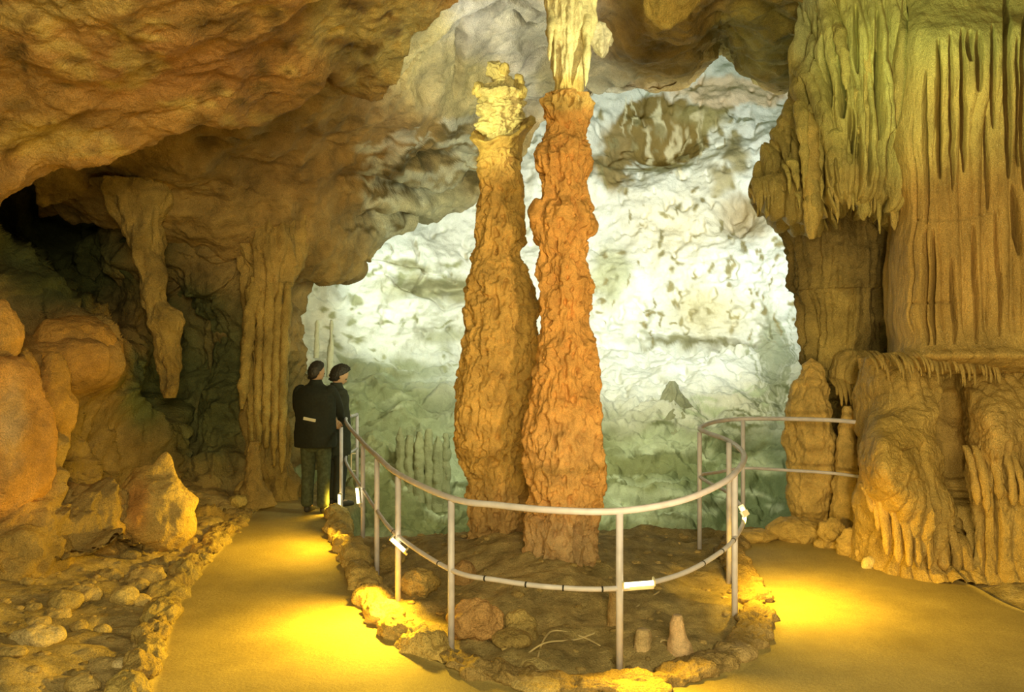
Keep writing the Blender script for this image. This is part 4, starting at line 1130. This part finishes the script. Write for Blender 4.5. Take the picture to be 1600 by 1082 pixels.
a = W(629, 851, 5.86)
tube_lamp((a[0] - 0.03, a[1] - 0.02, a[2]), (0.6, -0.1, -0.5), (-0.5, -0.85, -0.75), 0.14, 'lit tube lamp on the left post in front of the columns', 42, 0.1)
a = W(998, 913, 4.76)
tube_lamp(a, (1, 0.08, 0.05), (0.15, -1, -0.35), 0.19, 'brightest lit tube lamp, right of the front post', 18, 0.1)
a = W(565, 775, 7.85)
tube_lamp((a[0] - 0.04, a[1], a[2]), (0.1, -0.1, -1), (-1, -0.5, -0.5), 0.16, 'lit tube lamp clipped to a far left post', 27, 0.1)
a = W(1153, 800, 6.1)
tube_lamp((a[0] + 0.05, a[1], a[2]), (0.1, 1, 0.05), (0.55, -0.1, -1), 0.16, 'tube lamp on the right bend of the railing', 34, 0.1)
a = W(534, 790, 9.3)
tube_lamp((a[0] - 0.03, a[1], a[2] + 0.06), (0, 0, 1), (-1, -0.4, -0.3), 0.14, 'tube lamp low on the post beside the visitors', 3, 0.1)


# ================================================================== VISITORS
def skin(name, verts, edges, radii, mat, parent, sub=2, root=0):
    me = bpy.data.meshes.new(name)
    me.from_pydata([tuple(v) for v in verts], edges, [])
    o = bpy.data.objects.new(name + '_tmp', me)
    C.objects.link(o)
    m = o.modifiers.new('s', 'SKIN')
    m.use_smooth_shade = True
    for i, r in enumerate(radii):
        sv = me.skin_vertices[0].data[i]
        sv.radius = r if hasattr(r, '__len__') else (r, r)
        sv.use_root = (i == root)
    s_ = o.modifiers.new('u', 'SUBSURF'); s_.levels = sub; s_.render_levels = sub
    dg = bpy.context.evaluated_depsgraph_get()
    dg.update()
    out = bpy.data.meshes.new_from_object(o.evaluated_get(dg))
    bpy.data.objects.remove(o)
    out.name = name
    return link(name, out, mat, parent)


def ellipse_loft(name, rows, seg, mat, parent, nring=60, spec=None, rot=0.0, pivot=(0, 0)):
    """rows (z, x, y, rx, ry) -> closed cloth or head shape"""
    A = cr(np.array(rows, float), nring)
    th = np.linspace(0, TAU, seg, endpoint=False)
    V = np.stack([A[:, 1:2] + A[:, 3:4] * np.cos(th), A[:, 2:3] + A[:, 4:5] * np.sin(th), np.repeat(A[:, :1], seg, 1)], -1).reshape(-1, 3)
    if spec:
        n = V - np.repeat(A[:, [1, 2, 0]], seg, 0)
        n /= np.linalg.norm(n, axis=1)[:, None] + 1e-9
        V = V + n * displace_value(V, spec)[:, None]
    k = len(V)
    V = np.concatenate([V, [V[:seg].mean(0), V[-seg:].mean(0)]])
    if rot:
        c, s_ = math.cos(rot), math.sin(rot)
        x, y = V[:, 0] - pivot[0], V[:, 1] - pivot[1]
        V[:, 0], V[:, 1] = pivot[0] + x * c - y * s_, pivot[1] + x * s_ + y * c
    i = np.arange(seg); j = (i + 1) % seg; e = (nring - 1) * seg
    tr = np.concatenate([np.stack([i, j, np.full(seg, k)], 1), np.stack([e + j, e + i, np.full(seg, k + 1)], 1)])
    return link(name, raw_mesh(name, V, [grid_faces(nring, seg, True)[:, ::-1], tr]), mat, parent)


M_SKIN = plain('skin', (0.50, 0.32, 0.20), 0.55, 0, 0.05)
M_HAIR = plain('dark_hair', (0.025, 0.022, 0.016), 0.6, 0, 0.3, 60)
M_JACK = plain('dark_jacket', (0.012, 0.016, 0.010), 0.85, 0, 0.3, 40)
M_JEAN = plain('green_grey_trousers', (0.07, 0.085, 0.045), 0.85, 0, 0.35, 30)
M_DARKT = plain('dark_trousers', (0.03, 0.035, 0.028), 0.85, 0, 0.2, 30)
M_SHOE = plain('dark_shoes', (0.05, 0.045, 0.035), 0.6)
M_STRIP = plain('pale_strip', (0.75, 0.75, 0.62), 0.5)


def hand(verts, edges, radii, wrist, dirv, side, palmn):
    """append a palm and five bent fingers to a skin skeleton; wrist is the index of the wrist vertex"""
    d = Vector(dirv).normalized()
    pnm = Vector(palmn).normalized()
    sdir = d.cross(pnm).normalized() * side
    w0 = Vector(verts[wrist])
    pc = w0 + d * 0.045
    verts.append(pc); radii.append((0.034, 0.018)); pi_ = len(verts) - 1
    edges.append((wrist, pi_))
    return pi_, d, pnm, sdir, w0


def fingers(parent, mat, w0, d, pnm, sdir):
    lens = (0.068, 0.078, 0.073, 0.058)
    for k, L in enumerate(lens):
        b0 = w0 + d * 0.04 + sdir * (0.026 - k * 0.018)
        b1 = w0 + d * 0.085 + sdir * (0.028 - k * 0.0185)
        p1 = b1 + d * L * 0.42 + pnm * L * 0.10
        p2 = p1 + (d * 0.75 + pnm * 0.65) * L * 0.34
        p3 = p2 + (d * 0.35 + pnm * 0.95) * L * 0.26
        skin('finger', [b0, b1, p1, p2, p3], [(0, 1), (1, 2), (2, 3), (3, 4)], [0.0095, 0.0095, 0.009, 0.0082, 0.0065], mat, parent, 1)
    t0 = w0 + d * 0.02 + sdir * 0.022
    t1 = w0 + d * 0.05 + sdir * 0.048 + pnm * 0.01
    t2 = t1 + d * 0.030 + sdir * 0.010 + pnm * 0.012
    t3 = t2 + d * 0.022 + pnm * 0.010
    skin('thumb', [t0, t1, t2, t3], [(0, 1), (1, 2), (2, 3)], [0.012, 0.011, 0.010, 0.008], mat, parent, 1)


def person(base, yaw, label, jacket_mat, trouser_mat, rgoal, lgoal, head_yaw, nod, height=1.75, wide=1.0, curly=False, strip=False, coat_len=0.0):
    """a standing visitor; local frame: facing +y, x to the right; base = point on the floor between the feet"""
    t_ = thing('person', base, label, 'person')
    cy_, sy_ = math.cos(yaw), math.sin(yaw)
    k = height / 1.75

    def L(x, y, z):
        x, y, z = x * k, y * k, z * k
        return Vector((base[0] + x * cy_ - y * sy_, base[1] + x * sy_ + y * cy_, base[2] + z))

    def arm_pts(side, goal):
        sh = L(side * 0.185 * wide, -0.01, 1.42)
        g = Vector(goal)
        dvec = g - sh
        ln = min(dvec.length, 0.57 * k)
        mid = sh + dvec * 0.5
        bend = math.sqrt(max((0.29 * k) ** 2 - (ln / 2) ** 2, 0))
        outv = (L(side, -0.6, 0) - L(0, 0, 0)).normalized()
        outv = (outv + Vector((0, 0, -0.6))).normalized()
        outv = (outv - dvec.normalized() * outv.dot(dvec.normalized())).normalized()
        return sh, mid + outv * bend, g

    rs, re, rw = arm_pts(1, rgoal)
    ls, le, lw = arm_pts(-1, lgoal)
    neck, headc = L(0, 0.0, 1.50), L(0, 0.02 + nod * 0.05, 1.63)
    # one continuous body: pelvis, spine, neck, legs, arms
    vs = [L(0, 0, 0.95), L(0, -0.01, 1.15), L(0, 0, 1.36), neck, L(0, 0.01 + nod * 0.02, 1.56),
          L(0.09, 0, 0.90), L(0.10, 0.015, 0.50), L(0.10, -0.02, 0.09), L(0.11, 0.12, 0.035),
          L(-0.09, 0, 0.90), L(-0.10, 0.015, 0.50), L(-0.10, -0.02, 0.09), L(-0.11, 0.12, 0.035),
          rs, re, rw, ls, le, lw]
    ed = [(0, 1), (1, 2), (2, 3), (3, 4), (0, 5), (5, 6), (6, 7), (7, 8), (0, 9), (9, 10), (10, 11), (11, 12), (2, 13), (13, 14), (14, 15), (2, 16), (16, 17), (17, 18)]
    ra = [(0.14, 0.10), (0.13, 0.10), (0.15, 0.10), 0.055, 0.052, 0.085, 0.056, 0.040, 0.035, 0.085, 0.056, 0.040, 0.035, 0.048, 0.036, 0.028, 0.048, 0.036, 0.028]
    ra[:3] = [(0.12 * wide, 0.09), (0.11 * wide, 0.085), (0.105 * wide, 0.08)]
    for g, prev, side in ((rw, re, 1), (lw, le, -1)):
        d = (g - prev).normalized()
        vs.append(g + d * 0.045); ra.append((0.036, 0.020)); ed.append((15 if side == 1 else 18, len(vs) - 1))
        vs.append(g + d * 0.085); ra.append((0.036, 0.018)); ed.append((len(vs) - 2, len(vs) - 1))
    body = skin('body', vs, ed, ra, M_SKIN, t_, 2)
    for g, prev, side in ((rw, re, 1), (lw, le, -1)):
        d = (g - prev).normalized()
        pn_ = Vector((0, 0, -1)); pn_ = (pn_ - d * pn_.dot(d)).normalized()
        sd = (d.cross(pn_) * (-side)).normalized()
        fingers(body, M_SKIN, g, d, pn_, sd)
    # head with a face, turned by head_yaw
    hy = yaw + head_yaw
    R = Matrix.Translation(headc) @ Matrix.Rotation(hy, 4, 'Z') @ Matrix.Rotation(-nod, 4, 'X')
    bm = bmesh.new()
    bmesh.ops.create_uvsphere(bm, u_segments=40, v_segments=30, radius=1)
    for v in bm.verts:
        x, y, z = v.co
        w_ = 0.074 * (1 - 0.22 * max(0, -z - 0.1))
        v.co.x = x * w_
        v.co.y = y * 0.094 * (1 - 0.12 * max(0, -z)) + (0.012 if z < -0.4 and y > 0 else 0)
        v.co.z = z * 0.118
        fx, fz = v.co.x, v.co.z
        if y > 0.3:
            v.co.y += 0.022 * math.exp(-(fx / 0.012) ** 2 - ((fz + 0.022) / 0.022) ** 2)      # nose
            v.co.y -= 0.010 * (math.exp(-((fx - 0.030) / 0.014) ** 2 - (fz / 0.012) ** 2) + math.exp(-((fx + 0.030) / 0.014) ** 2 - (fz / 0.012) ** 2))   # eye sockets
            v.co.y += 0.006 * math.exp(-(fx / 0.022) ** 2 - ((fz + 0.060) / 0.007) ** 2)      # lips
            v.co.y += 0.006 * math.exp(-(fx / 0.020) ** 2 - ((fz + 0.098) / 0.014) ** 2)      # chin
    for f in bm.faces: f.smooth = True
    bmesh.ops.transform(bm, matrix=R, verts=bm.verts)
    me = bpy.data.meshes.new('head'); bm.to_mesh(me); bm.free()
    head = link('head', me, M_SKIN, t_)
    for s_ in (-1, 1):
        c = R @ Vector((s_ * 0.075, -0.005, -0.008))
        blob('ear', c, (0.014, 0.02, 0.032), [], M_SKIN, (1, 1, 1), parent=head, sub=3)
        c = R @ Vector((s_ * 0.030, 0.080, 0.002))
        blob('eye', c, (0.011, 0.011, 0.011), [], plain('eye_dark', (0.03, 0.03, 0.03), 0.3), (1, 1, 1), parent=head, sub=3)
    # hair over the back and crown of the skull
    bm = bmesh.new()
    bmesh.ops.create_icosphere(bm, subdivisions=5, radius=1)
    S = np.array([v.co[:] for v in bm.verts]); FI = np.array([[v.index for v in f.verts] for f in bm.faces]); bm.free()
    th_ = 0.030 if curly else 0.014
    Q = S * np.array((0.076 + th_, 0.096 + th_, 0.118 + th_))
    front = np.clip(S[:, 1] * 1.2 - S[:, 2] * 0.9 + 0.15, 0, 1)
    Q[:, 1] -= front * 0.085
    low_ = S[:, 2] < -0.55
    Q[low_, 2] = Q[low_, 2] * 0.6 - 0.03
    Q += S * (billow(S * (7 if curly else 3.5), 3, 5) * (0.010 if curly else 0.005))[:, None]
    Q[:, 2] += 0.006
    Rm = np.array(R)
    Q = Q @ Rm[:3, :3].T + Rm[:3, 3]
    link('hair', raw_mesh('hair', Q, FI), M_HAIR, t_)
    # jacket: torso loft and two sleeves
    def lf(rows, name, mat, par, spec=None, seg=40):
        out = [(z * k + base[2], base[0] + (x * cy_ - y * sy_) * k, base[1] + (x * sy_ + y * cy_) * k, rx * k, ry * k) for z, x, y, rx, ry in rows]
        o = ellipse_loft(name, out, seg, mat, par, 60, spec)
        if yaw:
            me_ = o.data
            V_ = np.array([v.co[:] for v in me_.vertices])
            A_ = cr(np.array(out), 60)
            cc = np.repeat(A_[:, 1:3], seg, 0)
            n_ = len(cc)
            dxy = V_[:n_, :2] - cc
            V_[:n_, 0] = cc[:, 0] + dxy[:, 0] * cy_ - dxy[:, 1] * sy_
            V_[:n_, 1] = cc[:, 1] + dxy[:, 0] * sy_ + dxy[:, 1] * cy_
            me_.vertices.foreach_set('co', V_.astype(np.float32).ravel())
        return o
    wd = wide
    bot = 0.77 - coat_len
    jack = lf([(bot, 0, 0, 0.215 * wd, 0.165), (bot + 0.03, 0, 0, 0.222 * wd, 0.172), (0.95, 0, 0, 0.222 * wd, 0.17), (1.10, 0, 0, 0.218 * wd, 0.162), (1.25, 0, -0.01, 0.222 * wd, 0.16), (1.36, 0, -0.01, 0.218 * wd, 0.150), (1.44, 0, -0.01, 0.185 * wd, 0.115), (1.49, 0, 0, 0.10, 0.085), (1.535, 0, 0.005, 0.072, 0.072), (1.545, 0, 0.005, 0.066, 0.066)],
              'jacket', jacket_mat, t_, [('fbm', 4, 0.012, 3, 9), ('ridge', (5, 5, 9), 0.006, 3, 4)])
    for s_, e_, w_ in ((rs, re, rw), (ls, le, lw)):
        tip = w_ - (w_ - e_).normalized() * 0.02
        skin('sleeve', [s_ * 0.6 + L(0, -0.005, 1.42) * 0.4, s_, s_ * 0.5 + e_ * 0.5, e_, e_ * 0.5 + tip * 0.5, tip], [(0, 1), (1, 2), (2, 3), (3, 4), (4, 5)], [0.085, 0.092, 0.082, 0.072, 0.062, 0.052], jacket_mat, jack, 2)
    if strip:
        c = L(0.02, -0.178, 1.10)
        Rz = Matrix.Rotation(yaw, 4, 'Z') @ Matrix.Rotation(0.16, 4, 'Y')
        link('reflective_strip', box_mesh('reflective_strip', c, (0.155, 0.012, 0.035), Rz, 0.003), M_STRIP, jack)['label'] = 'pale strip on the back of the jacket'
    tr_ = lf([(bot - 0.05, 0, 0, 0.10, 0.1), (bot + 0.02, 0, 0, 0.17 * wd, 0.13), (0.90, 0, 0, 0.185 * wd, 0.14), (1.0, 0, 0, 0.17 * wd, 0.13)], 'trousers', trouser_mat, t_)
    for s_ in (-1, 1):
        skin('trouser_leg', [L(s_ * 0.088, 0, 0.90), L(s_ * 0.095, 0.012, 0.66), L(s_ * 0.10, 0.015, 0.48), L(s_ * 0.10, -0.01, 0.25), L(s_ * 0.10, -0.015, 0.06)], [(0, 1), (1, 2), (2, 3), (3, 4)], [0.115, 0.098, 0.082, 0.076, 0.078], trouser_mat, tr_, 2)
        skin('shoe', [L(s_ * 0.10, -0.055, 0.045), L(s_ * 0.105, 0.03, 0.05), L(s_ * 0.11, 0.13, 0.035), L(s_ * 0.112, 0.19, 0.03)], [(0, 1), (1, 2), (2, 3)], [(0.043, 0.045), (0.045, 0.05), (0.045, 0.035), (0.036, 0.026)], M_SHOE, t_, 2)
    return t_


b1 = G(493, 803)
person((b1[0], b1[1], 0.005), -0.25, 'person seen from behind in a dark bulky jacket and green-grey trousers', M_JACK, M_JEAN,
       (b1[0] + 0.22, b1[1] + 0.36, 1.03), (b1[0] - 0.10, b1[1] + 0.40, 1.05), -0.5, 0.25, 1.76, 1.12, strip=True)
b2 = (b1[0] + 0.15, b1[1] + 0.42, 0.005)
railp = W(541, 654, 9.45)
person(b2, -0.9, 'person in dark clothes with bushy hair, head bowed, hand on the rail', plain('dark_coat', (0.022, 0.026, 0.016), 0.85, 0, 0.3, 40), M_DARKT,
       (b2[0] + 0.05, b2[1] + 0.30, 1.10), (b2[0] + 0.06, b2[1] - 0.33, 1.08), -0.3, 0.6, 1.70, 0.88, curly=True, coat_len=0.12)
